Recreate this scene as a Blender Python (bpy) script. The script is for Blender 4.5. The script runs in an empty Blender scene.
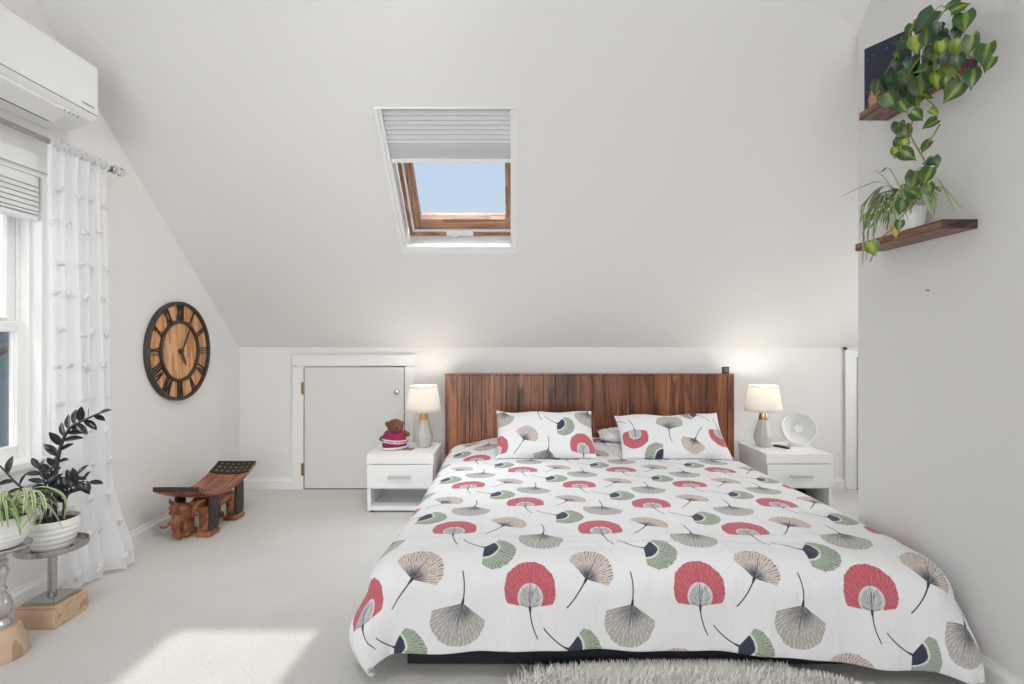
import bpy, bmesh, math, random
from mathutils import Vector, Matrix
random.seed(7)
S = bpy.context.scene
COL = S.collection
PI = math.pi
sin, cos, pi = math.sin, math.cos, math.pi
F, CX, CY, CAMZ = 526.0, 512.0, 342.0, 1.1

def at(px, py, D):
    """world point seen at photo pixel px,py at depth D (survey helper)"""
    return Vector(((px - CX) / F * D, D, CAMZ - (py - CY) / F * D))
def atx(px, py, X):
    D = X * F / (px - CX)
    return Vector((X, D, CAMZ - (py - CY) / F * D))

# ------------------------------------------------------------------ materials
class N:
    """tiny expression helper for shader node trees"""
    def __init__(self, tree):
        self.t = tree
    def node(self, typ, **kw):
        n = self.t.nodes.new(typ)
        for k, v in kw.items():
            setattr(n, k, v)
        return n
    def put(self, sock, v):
        if isinstance(v, bpy.types.NodeSocket):
            self.t.links.new(v, sock)
        elif v is not None:
            if sock.type == 'RGBA' and len(v) == 3:
                v = (*v, 1)
            sock.default_value = v
    def m(self, op, a, b=None, c=None, clamp=False):
        n = self.node('ShaderNodeMath', operation=op, use_clamp=clamp)
        self.put(n.inputs[0], a)
        if b is not None: self.put(n.inputs[1], b)
        if c is not None: self.put(n.inputs[2], c)
        return n.outputs[0]
    def add(self, a, b): return self.m('ADD', a, b)
    def sub(self, a, b): return self.m('SUBTRACT', a, b)
    def mul(self, a, b): return self.m('MULTIPLY', a, b)
    def step(self, x, e0, e1):
        n = self.node('ShaderNodeMapRange', interpolation_type='SMOOTHSTEP')
        self.put(n.inputs[0], x)
        self.put(n.inputs[1], e0); self.put(n.inputs[2], e1)
        if e0 > e1:
            self.put(n.inputs[1], e1); self.put(n.inputs[2], e0)
            self.put(n.inputs[3], 1.0); self.put(n.inputs[4], 0.0)
        return n.outputs[0]
    def mix(self, f, a, b):
        n = self.node('ShaderNodeMix', data_type='RGBA')
        self.put(n.inputs[0], f); self.put(n.inputs[6], a); self.put(n.inputs[7], b)
        return n.outputs[2]
    def xyz(self, x, y, z=0.0):
        n = self.node('ShaderNodeCombineXYZ')
        self.put(n.inputs[0], x); self.put(n.inputs[1], y); self.put(n.inputs[2], z)
        return n.outputs[0]
    def sep(self, v):
        n = self.node('ShaderNodeSeparateXYZ'); self.put(n.inputs[0], v)
        return n.outputs[0], n.outputs[1], n.outputs[2]
    def noise(self, v, scale, detail=2.0, rough=0.5, dist=0.0):
        n = self.node('ShaderNodeTexNoise')
        self.put(n.inputs['Vector'], v)
        n.inputs['Scale'].default_value = scale; n.inputs['Detail'].default_value = detail
        n.inputs['Roughness'].default_value = rough; n.inputs['Distortion'].default_value = dist
        return n.outputs[0]
    def vor(self, v, scale):
        n = self.node('ShaderNodeTexVoronoi')
        self.put(n.inputs['Vector'], v); n.inputs['Scale'].default_value = scale
        return n.outputs['Distance'], n.outputs['Color']
    def coord(self, which='Object'):
        return self.node('ShaderNodeTexCoord').outputs[which]
    def mapped(self, v, scale=(1,1,1), loc=(0,0,0), rot=(0,0,0)):
        n = self.node('ShaderNodeMapping')
        self.put(n.inputs[0], v)
        n.inputs[1].default_value = loc; n.inputs[2].default_value = rot; n.inputs[3].default_value = scale
        return n.outputs[0]
    def ramp(self, f, stops):
        n = self.node('ShaderNodeValToRGB')
        self.put(n.inputs[0], f)
        e = n.color_ramp.elements
        while len(e) < len(stops): e.new(0.5)
        for el, (p, c) in zip(e, stops):
            el.position = p; el.color = (*c, 1)
        return n.outputs[0]
    def bump(self, h, strength, dist=0.01):
        n = self.node('ShaderNodeBump')
        n.inputs['Strength'].default_value = strength; n.inputs['Distance'].default_value = dist
        self.put(n.inputs['Height'], h)
        return n.outputs[0]

def srgb(r, g, b):
    f = lambda c: (c/255/12.92) if c/255 <= 0.04045 else ((c/255+0.055)/1.055)**2.4
    return (f(r), f(g), f(b))

def new_mat(name, color=(.8,.8,.8), rough=.6, metal=0.0, **kw):
    m = bpy.data.materials.new(name); m.use_nodes = True
    b = m.node_tree.nodes['Principled BSDF']
    b.inputs['Base Color'].default_value = (*color, 1)
    b.inputs['Roughness'].default_value = rough
    b.inputs['Metallic'].default_value = metal
    for k, v in kw.items():
        b.inputs[k].default_value = v
    return m, N(m.node_tree), b

def plain(name, color, rough=.6, metal=0.0, nz=0.0, nscale=40, bump=0.0, **kw):
    """paint or plastic with a slight procedural tone variation and grain"""
    m, n, b = new_mat(name, color, rough, metal, **kw)
    co = n.coord()
    no = n.noise(co, nscale, 3)
    if nz:
        lo = tuple(c*(1-nz) for c in color); hi = tuple(min(1, c*(1+nz)) for c in color)
        n.put(b.inputs['Base Color'], n.mix(no, lo, hi))
    if bump:
        n.put(b.inputs['Normal'], n.bump(no, bump, .004))
    return m

M = {}
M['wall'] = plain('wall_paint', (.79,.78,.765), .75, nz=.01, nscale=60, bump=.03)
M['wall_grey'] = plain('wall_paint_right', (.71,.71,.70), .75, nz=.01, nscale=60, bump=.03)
M['ceil'] = plain('ceiling_paint', (.79,.785,.77), .8, nz=.01, nscale=60, bump=.03)
M['trim'] = plain('trim_paint', (.84,.84,.83), .45, nz=.01)
M['door'] = plain('door_paint', (.72,.72,.71), .5, nz=.015, nscale=12, bump=.03)
M['white'] = plain('white_lacquer', (.86,.86,.86), .35, nz=.01)
M['white_plastic'] = plain('white_plastic', (.83,.835,.83), .4, nz=.01)
M['dark'] = plain('dark_gap', (.03,.03,.035), .7, nz=.1)
M['black'] = plain('black_fabric', (.012,.014,.02), .9, nz=.2, nscale=200, bump=.2)
M['navy'] = plain('navy_fabric', (.02,.027,.045), .9, nz=.2, nscale=200, bump=.2)
M['chrome'] = plain('chrome', (.75,.75,.76), .18, 1.0)
M['steel'] = plain('brushed_steel', (.44,.43,.415), .27, 1.0, nz=.1, nscale=90)
M['pewter'] = plain('pewter', (.60,.59,.57), .28, 1.0, nz=.1, nscale=60)
M['brass'] = plain('aged_brass', (.36,.24,.13), .4, 1.0, nz=.15)
M['copper'] = plain('copper', (.72,.42,.26), .25, 1.0)
M['tan_wood'] = None
M['ceramic'] = plain('grey_ceramic', (.50,.50,.47), .35, nz=.03)
M['pot'] = plain('white_pot_glaze', (.84,.84,.82), .35, nz=.01)
M['soil'] = plain('soil', (.06,.04,.028), .95, nz=.5, nscale=120, bump=.6)
M['iron'] = plain('dark_iron', (.075,.066,.06), .5, .6, nz=.2)
M['mattress'] = plain('mattress_cloth', (.8,.8,.8), .9, nz=.02)
M['stem'] = plain('plant_stem', (.20,.21,.06), .5, nz=.2)
M['dark_stem'] = plain('dark_plant_stem', (.035,.04,.035), .5, nz=.3)
M['black_plastic'] = plain('black_plastic', (.02,.02,.022), .4, nz=.1)
M['putty'] = plain('putty_card', (.36,.34,.27), .5, nz=.1)

def carpet():
    m, n, b = new_mat('carpet', (.6,.58,.55), .95)
    co = n.coord()
    f = n.noise(co, 130, 4, .75); g = n.noise(co, 3.0, 3); k = n.noise(co, 60, 2)
    c = n.mix(f, (.47,.46,.44), (.82,.805,.78))
    c2 = n.mix(n.mul(n.step(g, .35, .7), .35), c, (.58,.565,.54))
    n.put(b.inputs['Base Color'], c2)
    n.put(b.inputs['Normal'], n.bump(n.add(f, n.mul(k, .6)), .6, .006))
    return m
M['carpet'] = carpet()

def wood(name, stops, axis='z', grain=18, stretch=.06, rough=.45, ring=6.0, knots=False, planks=None, coat=0.0):
    """wood with grain running along the given object axis; planks = width of boards along x"""
    m, n, b = new_mat(name, (.4,.2,.1), rough)
    co = n.coord()
    x, y, z = n.sep(co)
    seed = 0.0
    if planks:
        idx = n.m('FLOOR', n.m('DIVIDE', x, planks))
        wn = n.node('ShaderNodeTexWhiteNoise', noise_dimensions='1D'); n.put(wn.inputs['W'], idx)
        seed = wn.outputs['Value']
        co = n.xyz(x, n.add(y, n.mul(seed, 3.0)), n.add(z, n.mul(seed, 7.0)))
    sc = {'x': (stretch,1,1), 'y': (1,stretch,1), 'z': (1,1,stretch), 'yz': (1,stretch,stretch)}[axis]
    v = n.mapped(co, sc)
    a = n.noise(v, grain, 4, .6, .6)
    w = n.m('FRACT', n.mul(n.noise(v, grain*.35, 2, .5, .3), ring))
    w = n.step(w, .1, .95)
    fine = n.noise(v, grain*6, 2)
    t = n.add(n.add(n.mul(w, .45), n.mul(a, .4)), n.mul(fine, .2))
    if planks:
        lines = n.step(n.m('ABSOLUTE', n.sub(n.m('FRACT', n.mul(n.noise(v, grain*.55, 3, .55, .8), 9.0)), .5)), .02, .22)
        t = n.add(n.add(n.mul(t, .75), n.mul(lines, .28)), n.mul(n.sub(seed, .5), .28))
        t = n.sub(t, .02)
    c = n.ramp(t, stops)
    if knots:
        d, _ = n.vor(n.mapped(co, (1.0, .4, .55)), 3.4)
        k = n.step(d, .10, .03)
        c = n.mix(n.mul(k, .85), c, stops[0][1])
    n.put(b.inputs['Base Color'], c)
    n.put(b.inputs['Normal'], n.bump(t, .15, .004))
    if coat: b.inputs['Coat Weight'].default_value = coat; b.inputs['Coat Roughness'].default_value = .15
    return m
M['headboard'] = wood('stained_pine', [(.2,(.035,.011,.005)),(.45,(.125,.039,.016)),(.7,(.235,.080,.032)),(.95,(.37,.145,.064))], 'z', 16, .07, .35, 5, True, .093, coat=.12)
M['walnut'] = wood('walnut', [(.25,(.07,.028,.016)),(.6,(.19,.082,.046)),(.9,(.30,.14,.08))], 'y', 60, .05, .4)
M['end_grain'] = wood('walnut_end_grain', [(.25,(.025,.014,.01)),(.6,(.055,.03,.022)),(.9,(.10,.055,.04))], 'x', 60, .2, .6)
M['oak'] = wood('pale_oak', [(.2,(.40,.25,.15)),(.6,(.55,.38,.25)),(.9,(.64,.48,.34))], 'x', 55, .06, .6, 1.6)
M['oak_base'] = wood('pale_turned_wood', [(.2,(.42,.27,.17)),(.6,(.56,.39,.27)),(.9,(.66,.5,.37))], 'z', 55, .06, .6, 1.6)
M['lamp_wood'] = wood('lamp_neck_wood', [(.2,(.38,.20,.08)),(.6,(.55,.33,.15)),(.9,(.66,.42,.22))], 'z', 60, .08, .5)
M['clock_wood'] = wood('clock_face_wood', [(.2,(.42,.18,.07)),(.55,(.68,.34,.15)),(.9,(.80,.47,.24))], 'z', 22, .07, .55)
M['stool_wood'] = wood('carved_red_wood', [(.2,(.12,.040,.018)),(.55,(.30,.105,.045)),(.9,(.44,.19,.09))], 'y', 20, .12, .33)
M['sash_wood_long'] = wood('skylight_pine_stile', [(.2,(.22,.10,.05)),(.6,(.42,.22,.12)),(.9,(.56,.33,.20))], 'yz', 40, .1, .5)
M['sash_wood'] = wood('skylight_pine', [(.2,(.22,.10,.05)),(.6,(.42,.22,.12)),(.9,(.56,.33,.20))], 'x', 40, .1, .5)

def charred():
    m, n, b = new_mat('charred_carving', (.02,.016,.014), .55)
    co = n.coord()
    d, _ = n.vor(co, 90)
    n.put(b.inputs['Base Color'], n.mix(n.step(d, .2, .6), (.012,.009,.008), (.05,.035,.028)))
    n.put(b.inputs['Normal'], n.bump(d, .8, .006))
    return m
M['charred'] = charred()
def charred_dots():
    m, n, b = new_mat('charred_carving_dotted', (.02,.016,.014), .55)
    x, y, z = n.sep(n.coord())
    fx = n.sub(n.m('FRACT', n.mul(x, 28)), .5)
    fy = n.sub(n.m('FRACT', n.mul(y, 28)), .5)
    r = n.m('SQRT', n.add(n.mul(fx, fx), n.mul(fy, fy)))
    k = n.step(r, .22, .14)
    n.put(b.inputs['Base Color'], n.mix(k, (.018,.013,.011), (.38,.24,.15)))
    n.put(b.inputs['Normal'], n.bump(n.noise(n.coord(), 150, 2), .6, .005))
    return m
M['charred_dots'] = charred_dots()

def glass_mat(name, tint=(1,1,1), refl=.08):
    m = bpy.data.materials.new(name); m.use_nodes = True
    t = m.node_tree; t.nodes.clear(); n = N(t)
    tr = n.node('ShaderNodeBsdfTransparent'); tr.inputs[0].default_value = (*tint, 1)
    gl = n.node('ShaderNodeBsdfGlossy'); gl.inputs['Roughness'].default_value = .02
    fr = n.node('ShaderNodeFresnel'); fr.inputs[0].default_value = 1.35
    mx = n.node('ShaderNodeMixShader')
    n.put(mx.inputs[0], n.m('MULTIPLY', fr.outputs[0], refl*8, clamp=True))
    n.put(mx.inputs[1], tr.outputs[0]); n.put(mx.inputs[2], gl.outputs[0])
    out = n.node('ShaderNodeOutputMaterial'); n.put(out.inputs[0], mx.outputs[0])
    return m
M['glass'] = glass_mat('window_glass')
M['jar_glass'] = glass_mat('jar_glass', (.93,.95,.94), .12)
M['water'] = glass_mat('jar_water', (.86,.88,.80), .05)

def sheer(name, alpha, color=(.93,.94,.96), patt=False):
    m = bpy.data.materials.new(name); m.use_nodes = True
    t = m.node_tree; t.nodes.clear(); n = N(t)
    d = n.node('ShaderNodeBsdfDiffuse'); d.inputs[0].default_value = (*color, 1)
    tl = n.node('ShaderNodeBsdfTranslucent'); tl.inputs[0].default_value = (*color, 1)
    mx = n.node('ShaderNodeMixShader'); mx.inputs[0].default_value = .5
    n.put(mx.inputs[1], d.outputs[0]); n.put(mx.inputs[2], tl.outputs[0])
    tr = n.node('ShaderNodeBsdfTransparent')
    m2 = n.node('ShaderNodeMixShader')
    weave = n.noise(n.coord(), 240, 1)
    n.put(m2.inputs[0], n.m('ADD', n.mul(weave, .12), alpha-.06, clamp=True))
    n.put(m2.inputs[1], tr.outputs[0]); n.put(m2.inputs[2], mx.outputs[0])
    out = n.node('ShaderNodeOutputMaterial'); n.put(out.inputs[0], m2.outputs[0])
    return m
M['sheer'] = sheer('sheer_voile', .92, (.95,.96,.98))
M['tuft'] = sheer('tuft_cotton', .97, (.95,.95,.96))
M['lampshade'] = sheer('lampshade_linen', 1.0, (.92,.91,.88))

# ginkgo print: five-node lattice of four leaf motifs, computed from cloth coordinates (metres)
NAVY = (.035,.04,.075)
def ginkgo_group(name, angle, kind, r, c, half, stem_len, stem_bend, main, alt):
    """a node group painting one motif: Vector (metres from the stem joint) + Color -> Color"""
    g = bpy.data.node_groups.new(name, 'ShaderNodeTree')
    g.interface.new_socket('Vector', in_out='INPUT', socket_type='NodeSocketVector')
    g.interface.new_socket('Color', in_out='INPUT', socket_type='NodeSocketColor')
    g.interface.new_socket('Color', in_out='OUTPUT', socket_type='NodeSocketColor')
    n = N(g)
    i = n.node('NodeGroupInput'); o = n.node('NodeGroupOutput')
    px, py, _ = n.sep(i.outputs[0])
    ca, sa = cos(angle), sin(angle)
    # rotate so the fan axis is +y (angle measured clockwise from up)
    x = n.sub(n.mul(px, ca), n.mul(py, sa))
    y = n.add(n.mul(px, sa), n.mul(py, ca))
    rad = n.m('SQRT', n.add(n.mul(x, x), n.mul(y, y)))
    th = n.m('ARCTAN2', x, y)
    ath = n.m('ABSOLUTE', th)
    yc = n.sub(y, c)
    rc = n.m('SQRT', n.add(n.mul(x, x), n.mul(yc, yc)))
    thc = n.m('ARCTAN2', x, yc)
    edge = n.noise(n.xyz(n.mul(thc, 2.3), .3, c*30), 1.6, 2)
    lim = n.add(r*.90, n.mul(edge, r*.20))
    inside = n.step(n.sub(lim, rc), -.0012, .0012)
    wedge = n.step(n.sub(half, ath), -.03, .03)
    mask = n.mul(inside, wedge)
    # radial streaks
    st = n.noise(n.xyz(n.mul(th, 13.0), n.mul(rad, 9.0), angle), 2.2, 3, .65)
    broken = n.noise(n.xyz(n.mul(th, 9.0), n.mul(rad, 90.0), 3.0), 1.0, 2)
    line = n.m('FRACT', n.mul(n.add(th, n.mul(n.noise(n.xyz(px, py, 1.0), 40, 1), .12)), 8.5))
    line = n.step(n.m('ABSOLUTE', n.sub(line, .5)), .17, .08)
    line = n.mul(line, n.step(broken, .36, .56))
    far = n.step(rad, .03, .075)
    if kind == 'red':
        col = n.mix(n.mul(n.mul(line, far), .55), main, alt)
        dk = n.mul(n.step(st, .62, .70), n.step(rad, .15, .07))
        col = n.mix(n.mul(dk, .6), col, NAVY)
        col = n.mix(n.mul(n.mul(line, n.step(st, .5, .58)), .35), col, (.10,.03,.05))
        yi = n.sub(y, .030)
        ri = n.m('SQRT', n.add(n.mul(x, x), n.mul(yi, yi)))
        inner = n.step(ri, .0425, .0405)
        sk = n.step(st, .45, .56)
        near = n.step(ri, .042, .028)
        incol = n.mix(n.mul(sk, n.add(.25, n.mul(near, .65))), (.74,.73,.72), NAVY)
        col = n.mix(inner, col, incol)
    elif kind == 'green':
        col = n.mix(n.mul(n.mul(line, n.step(rad, .05, .09)), .8), main, (.05,.06,.06))
        col = n.mix(n.mul(n.step(st, .58, .66), .35), col, alt)
        ring = n.step(rad, .058, .054)
        col = n.mix(ring, col, (.72,.72,.71))
        col = n.mix(n.step(n.add(rad, n.mul(broken, .006)), .054, .05), col, NAVY)
    elif kind == 'pink':
        col = n.mix(n.mul(line, .97), main, (.06,.055,.065))
        col = n.mix(n.mul(n.step(st, .52, .6), .5), col, alt)
        nr = n.step(rad, .055, .012)
        col = n.mix(n.mul(nr, n.step(st, .36, .5)), col, NAVY)
    else:
        col = n.mix(n.mul(n.mul(line, n.step(rad, .02, .05)), .75), main, alt)
        nr = n.step(rad, .085, .015)
        col = n.mix(n.mul(nr, n.step(st, .42, .54)), col, NAVY)
    # wavy midrib
    rib = n.mul(n.step(n.m('ABSOLUTE', n.add(x, n.mul(n.sub(broken, .5), .004))), .0018, .0008), n.step(rad, .125, .05))
    col = n.mix(n.mul(rib, .85), col, NAVY)
    # stem
    sx = n.sub(x, n.mul(n.mul(y, y), stem_bend))
    wid = n.add(.0021, n.mul(n.step(y, -.02, 0.0), .0024))
    stem = n.step(n.sub(wid, n.m('ABSOLUTE', sx)), -.0005, .0005)
    stem = n.mul(stem, n.mul(n.step(y, .006, .003), n.step(y, -stem_len-.001, -stem_len+.001)))
    out = n.mix(mask, i.outputs[1], col)
    out = n.mix(stem, out, NAVY)
    n.put(o.inputs[0], out)
    return g

PX, QY = .56, .317
MOTIFS = [  # offset from the lattice point (u, v), half-width centring, group
    ((0.0, 0.0), ginkgo_group('ginkgo_red', 0.0, 'red', .084, .052, 1.42, .088, 3.2, (.50,.105,.135), (.66,.27,.30))),
    ((.186, .085), ginkgo_group('ginkgo_pink', math.radians(31), 'pink', .074, .032, 1.28, .105, -1.2, (.60,.51,.47), (.70,.66,.63))),
    ((.337, .012), ginkgo_group('ginkgo_grey', math.radians(192), 'grey', .082, .050, 1.16, .092, 2.4, (.40,.385,.355), (.74,.73,.71))),
    ((.122, -.115), ginkgo_group('ginkgo_green', math.radians(113), 'green', .074, .042, 1.25, .095, -2.6, (.34,.40,.31), (.52,.56,.49))),
]
def ginkgo_fabric():
    m, n, b = new_mat('ginkgo_print_cotton', (.8,.8,.8), .85)
    uv = n.coord('UV')
    u, v, _ = n.sep(uv)
    # slight print wobble
    wob = n.noise(uv, 6.0, 2)
    u = n.add(u, n.mul(n.sub(wob, .5), .012))
    col = None
    base = (.77,.77,.78)
    for (ox, oy), g in MOTIFS:
        for k in (0, 1):
            ax, ay = .06 + ox + k*PX/2, 2.294 + oy + k*QY
            wx = n.sub(n.m('WRAP', n.sub(u, ax), PX/2, -PX/2), 0.0)
            wy = n.m('WRAP', n.sub(v, ay), QY, -QY)
            gn = n.node('ShaderNodeGroup'); gn.node_tree = g
            n.put(gn.inputs[0], n.xyz(wx, wy))
            n.put(gn.inputs[1], col if col is not None else base)
            col = gn.outputs[0]
    n.put(b.inputs['Base Color'], col)
    wr = n.noise(n.mapped(uv, (1.0, .55, 1)), 9, 4, .55, .5)
    n.put(b.inputs['Normal'], n.bump(n.add(wr, n.mul(n.noise(uv, 500, 1), .02)), .65, .03))
    b.inputs['Sheen Weight'].default_value = .1
    return m
M['ginkgo'] = ginkgo_fabric()

def leaf_mat(name, edge, mid, lo=.12, hi=.34, rough=.4, shift=.5):
    """leaf with a stripe of another tone along its length (UV x across, y along)"""
    m, n, b = new_mat(name, edge, rough)
    uv = n.coord('UV'); u, v, _ = n.sep(uv)
    no = n.noise(n.mapped(uv, (3,1,1)), 4, 2)
    d = n.add(n.m('ABSOLUTE', n.sub(u, shift)), n.mul(n.sub(no, .5), .25))
    c = n.mix(n.step(d, hi, lo), edge, mid)
    big = n.noise(n.coord('Object'), 14, 2)
    c = n.mix(n.mul(n.step(big, .35, .65), .35), c, tuple(x*.6 for x in edge))
    n.put(b.inputs['Base Color'], c)
    return m
M['philo'] = leaf_mat('philodendron_leaf', (.040,.095,.018), (.20,.30,.035), .05, .18, .35, .42)
M['philo_lime'] = leaf_mat('philodendron_leaf_lime', (.13,.24,.03), (.42,.50,.07), .10, .36, .35, .5)
M['philo_dark'] = leaf_mat('philodendron_leaf_dark', (.028,.075,.03), (.06,.14,.05), .02, .12, .35)
M['spider'] = leaf_mat('spider_leaf', (.52,.58,.32), (.12,.22,.045), .12, .26, .4)
M['spider_green'] = leaf_mat('spider_leaf_green', (.16,.30,.06), (.55,.62,.34), .05, .2, .4)
M['zz'] = leaf_mat('raven_leaf', (.014,.017,.019), (.03,.036,.04), .02, .1, .3)
M['yellow_leaf'] = leaf_mat('yellow_leaf', (.42,.33,.05), (.5,.42,.10), .05, .3)

def fur_mat():
    m, n, b = new_mat('faux_fur', (.8,.77,.72), .9)
    no = n.noise(n.coord(), 9, 3)
    n.put(b.inputs['Base Color'], n.mix(no, (.88,.84,.79), (.98,.965,.94)))
    return m
M['fur'] = fur_mat()
def plush(name, a, c):
    m, n, b = new_mat(name, a, .95)
    no = n.noise(n.coord(), 160, 3)
    n.put(b.inputs['Base Color'], n.mix(no, a, c))
    n.put(b.inputs['Normal'], n.bump(no, .7, .006))
    return m
M['brown_plush'] = plush('brown_plush', (.10,.038,.018), (.24,.105,.055))
M['brown_dark'] = plush('dark_brown_plush', (.045,.018,.010), (.09,.04,.022))
M['magenta'] = plush('magenta_cloth', (.27,.014,.075), (.40,.03,.12))
M['white_cloth'] = plush('white_ribbon', (.72,.71,.75), (.82,.81,.84))
M['ink'] = plain('ribbon_ink', (.03,.03,.07), .8, nz=.1)

def starry():
    m, n, b = new_mat('starry_print', (.01,.014,.04), .35)
    uv = n.coord('UV')
    d, c = n.vor(n.mapped(uv, (1, 1.5, 1)), 13)
    star = n.step(d, .13, .06)
    cr = n.node('ShaderNodeSeparateColor'); n.put(cr.inputs[0], c)
    star = n.mul(star, n.step(cr.outputs[0], .5, .55))
    u, v, _ = n.sep(uv)
    base = n.mix(v, (.018,.02,.05), (.010,.014,.035))
    neb = n.noise(uv, 4.5, 3)
    du, dv = n.sub(u, .22), n.sub(v, .17)
    blob = n.m('SQRT', n.add(n.mul(n.mul(du, du), 1.4), n.mul(dv, dv)))
    k = n.step(n.add(blob, n.mul(n.sub(neb, .5), .25)), .19, .11)
    base = n.mix(k, base, (.58,.30,.18))
    n.put(b.inputs['Base Color'], n.mix(star, base, (.75,.75,.72)))
    return m
M['starry'] = starry()

def pleat_mat():
    m, n, b = new_mat('pleated_shade', (.70,.71,.73), .85)
    no = n.noise(n.mapped(n.coord(), (1,30,30)), 20, 2)
    n.put(b.inputs['Base Color'], n.mix(no, (.68,.685,.70), (.76,.765,.78)))
    return m
M['pleat'] = pleat_mat()
M['pane_disc'] = plain('light_diffuser', (.78,.79,.82), .5, nz=.01)
M['siding'] = plain('grey_siding', (.15,.24,.27), .8, nz=.15, nscale=5)
M['roofing'] = plain('dark_shingle', (.08,.08,.085), .9, nz=.3, nscale=30)
M['bark'] = plain('bark', (.10,.08,.065), .9, nz=.4, nscale=20)
M['snow'] = plain('pale_ground', (.55,.53,.50), .9, nz=.2, nscale=2)
M['peach'] = plain('peach_clay', (.62,.36,.25), .7, nz=.1)

# ------------------------------------------------------------------ mesh builder
class MB:
    def __init__(self):
        self.v, self.f, self.uv, self.mi = [], [], {}, []
    def addv(self, p, uv=None):
        self.v.append(Vector(p))
        if uv is not None: self.uv[len(self.v)-1] = uv
        return len(self.v)-1
    def box(self, x0, x1, y0, y1, z0, z1):
        i = len(self.v)
        for z in (z0, z1):
            for x, y in ((x0,y0),(x1,y0),(x1,y1),(x0,y1)):
                self.addv((x,y,z))
        for q in ((0,3,2,1),(4,5,6,7),(0,1,5,4),(1,2,6,5),(2,3,7,6),(3,0,4,7)):
            self.f.append(tuple(i+k for k in q))
        return self
    def obox(self, c, ax, ay, az, sx, sy, sz):
        """oriented box: centre, three unit axes, full sizes"""
        i = len(self.v); c = Vector(c); ax, ay, az = Vector(ax), Vector(ay), Vector(az)
        for dz in (-.5,.5):
            for dx, dy in ((-.5,-.5),(.5,-.5),(.5,.5),(-.5,.5)):
                self.addv(c + ax*dx*sx + ay*dy*sy + az*dz*sz)
        for q in ((0,3,2,1),(4,5,6,7),(0,1,5,4),(1,2,6,5),(2,3,7,6),(3,0,4,7)):
            self.f.append(tuple(i+k for k in q))
        return self
    def lathe(self, prof, c=(0,0,0), seg=40, sx=1, sy=1, cap=True, axis=None):
        """profile [(r,z)] turned about z through c"""
        i0 = len(self.v); n = len(prof)
        for r, z in prof:
            for k in range(seg):
                a = 2*pi*k/seg
                self.addv((c[0]+r*cos(a)*sx, c[1]+r*sin(a)*sy, c[2]+z))
        for j in range(n-1):
            for k in range(seg):
                a, b = i0+j*seg+k, i0+j*seg+(k+1)%seg
                self.f.append((a, b, b+seg, a+seg))
        if cap:
            if prof[0][0] > 1e-6: self.f.append(tuple(i0+k for k in range(seg))[::-1])
            if prof[-1][0] > 1e-6: self.f.append(tuple(i0+(n-1)*seg+k for k in range(seg)))
        return self
    def tube(self, pts, r, seg=8, cap=True):
        pts = [Vector(p) for p in pts]; n = len(pts); i0 = len(self.v)
        rs = r if isinstance(r, (list, tuple)) else [r]*n
        up = None
        for j, p in enumerate(pts):
            t = (pts[min(j+1,n-1)] - pts[max(j-1,0)]).normalized()
            if up is None:
                up = Vector((0,0,1)) if abs(t.z) < .9 else Vector((1,0,0))
            s = t.cross(up).normalized(); up = s.cross(t).normalized()
            for k in range(seg):
                a = 2*pi*k/seg
                self.addv(p + (s*cos(a) + up*sin(a))*rs[j])
        for j in range(n-1):
            for k in range(seg):
                a, b = i0+j*seg+k, i0+j*seg+(k+1)%seg
                self.f.append((a, b, b+seg, a+seg))
        if cap:
            self.f.append(tuple(i0+k for k in range(seg))[::-1])
            self.f.append(tuple(i0+(n-1)*seg+k for k in range(seg)))
        return self
    def grid(self, fn, nu, nv, uvfn=None, closed_u=False):
        i0 = len(self.v)
        for j in range(nv+1):
            for i in range(nu+1):
                a, b = i/nu, j/nv
                self.addv(fn(a, b), uvfn(a, b) if uvfn else None)
        for j in range(nv):
            for i in range(nu):
                p = i0 + j*(nu+1) + i
                self.f.append((p, p+1, p+nu+2, p+nu+1))
        return self
    def prism(self, poly, axis, a, b):
        """extrude polygon [(p,q)] along axis from a to b: axis 'y' -> (p,_,q), 'x' -> (_,p,q), 'z' -> (p,q,_)"""
        mk = {'y': lambda p,q,t: (p,t,q), 'x': lambda p,q,t: (t,p,q), 'z': lambda p,q,t: (p,q,t)}[axis]
        i = len(self.v); n = len(poly)
        for p, q in poly: self.addv(mk(p,q,a))
        for p, q in poly: self.addv(mk(p,q,b))
        self.f.append(tuple(range(i, i+n))[::-1]); self.f.append(tuple(range(i+n, i+2*n)))
        for k in range(n):
            self.f.append((i+k, i+(k+1)%n, i+n+(k+1)%n, i+n+k))
        return self
    def ball(self, c, rx, ry=None, rz=None, seg=20, rings=12, rot=None):
        ry = rx if ry is None else ry; rz = rx if rz is None else rz
        i0 = len(self.v); c = Vector(c)
        for j in range(rings+1):
            ph = pi*j/rings
            for k in range(seg):
                a = 2*pi*k/seg
                p = Vector((rx*sin(ph)*cos(a), ry*sin(ph)*sin(a), rz*cos(ph)))
                if rot is not None: p = rot @ p
                self.addv(c+p)
        for j in range(rings):
            for k in range(seg):
                a, b = i0+j*seg+k, i0+j*seg+(k+1)%seg
                self.f.append((a, a+seg, b+seg, b))
        return self
    def build(self, name, mat, parent=None, smooth=False, bevel=0, bseg=2, subsurf=0, solid=0, remesh=0, world=False, sharp=None):
        me = bpy.data.meshes.new(name)
        off = Vector(parent.location) if (world and parent is not None) else Vector((0,0,0))
        me.from_pydata([tuple(p-off) for p in self.v], [], self.f)
        if self.uv:
            ul = me.uv_layers.new(name='UVMap')
            for lp in me.loops:
                ul.data[lp.index].uv = self.uv.get(lp.vertex_index, (0,0))
        bm = bmesh.new(); bm.from_mesh(me)
        if not self.uv:
            bmesh.ops.remove_doubles(bm, verts=bm.verts, dist=1e-6)
            bmesh.ops.recalc_face_normals(bm, faces=bm.faces)
        bm.to_mesh(me); bm.free()
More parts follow.
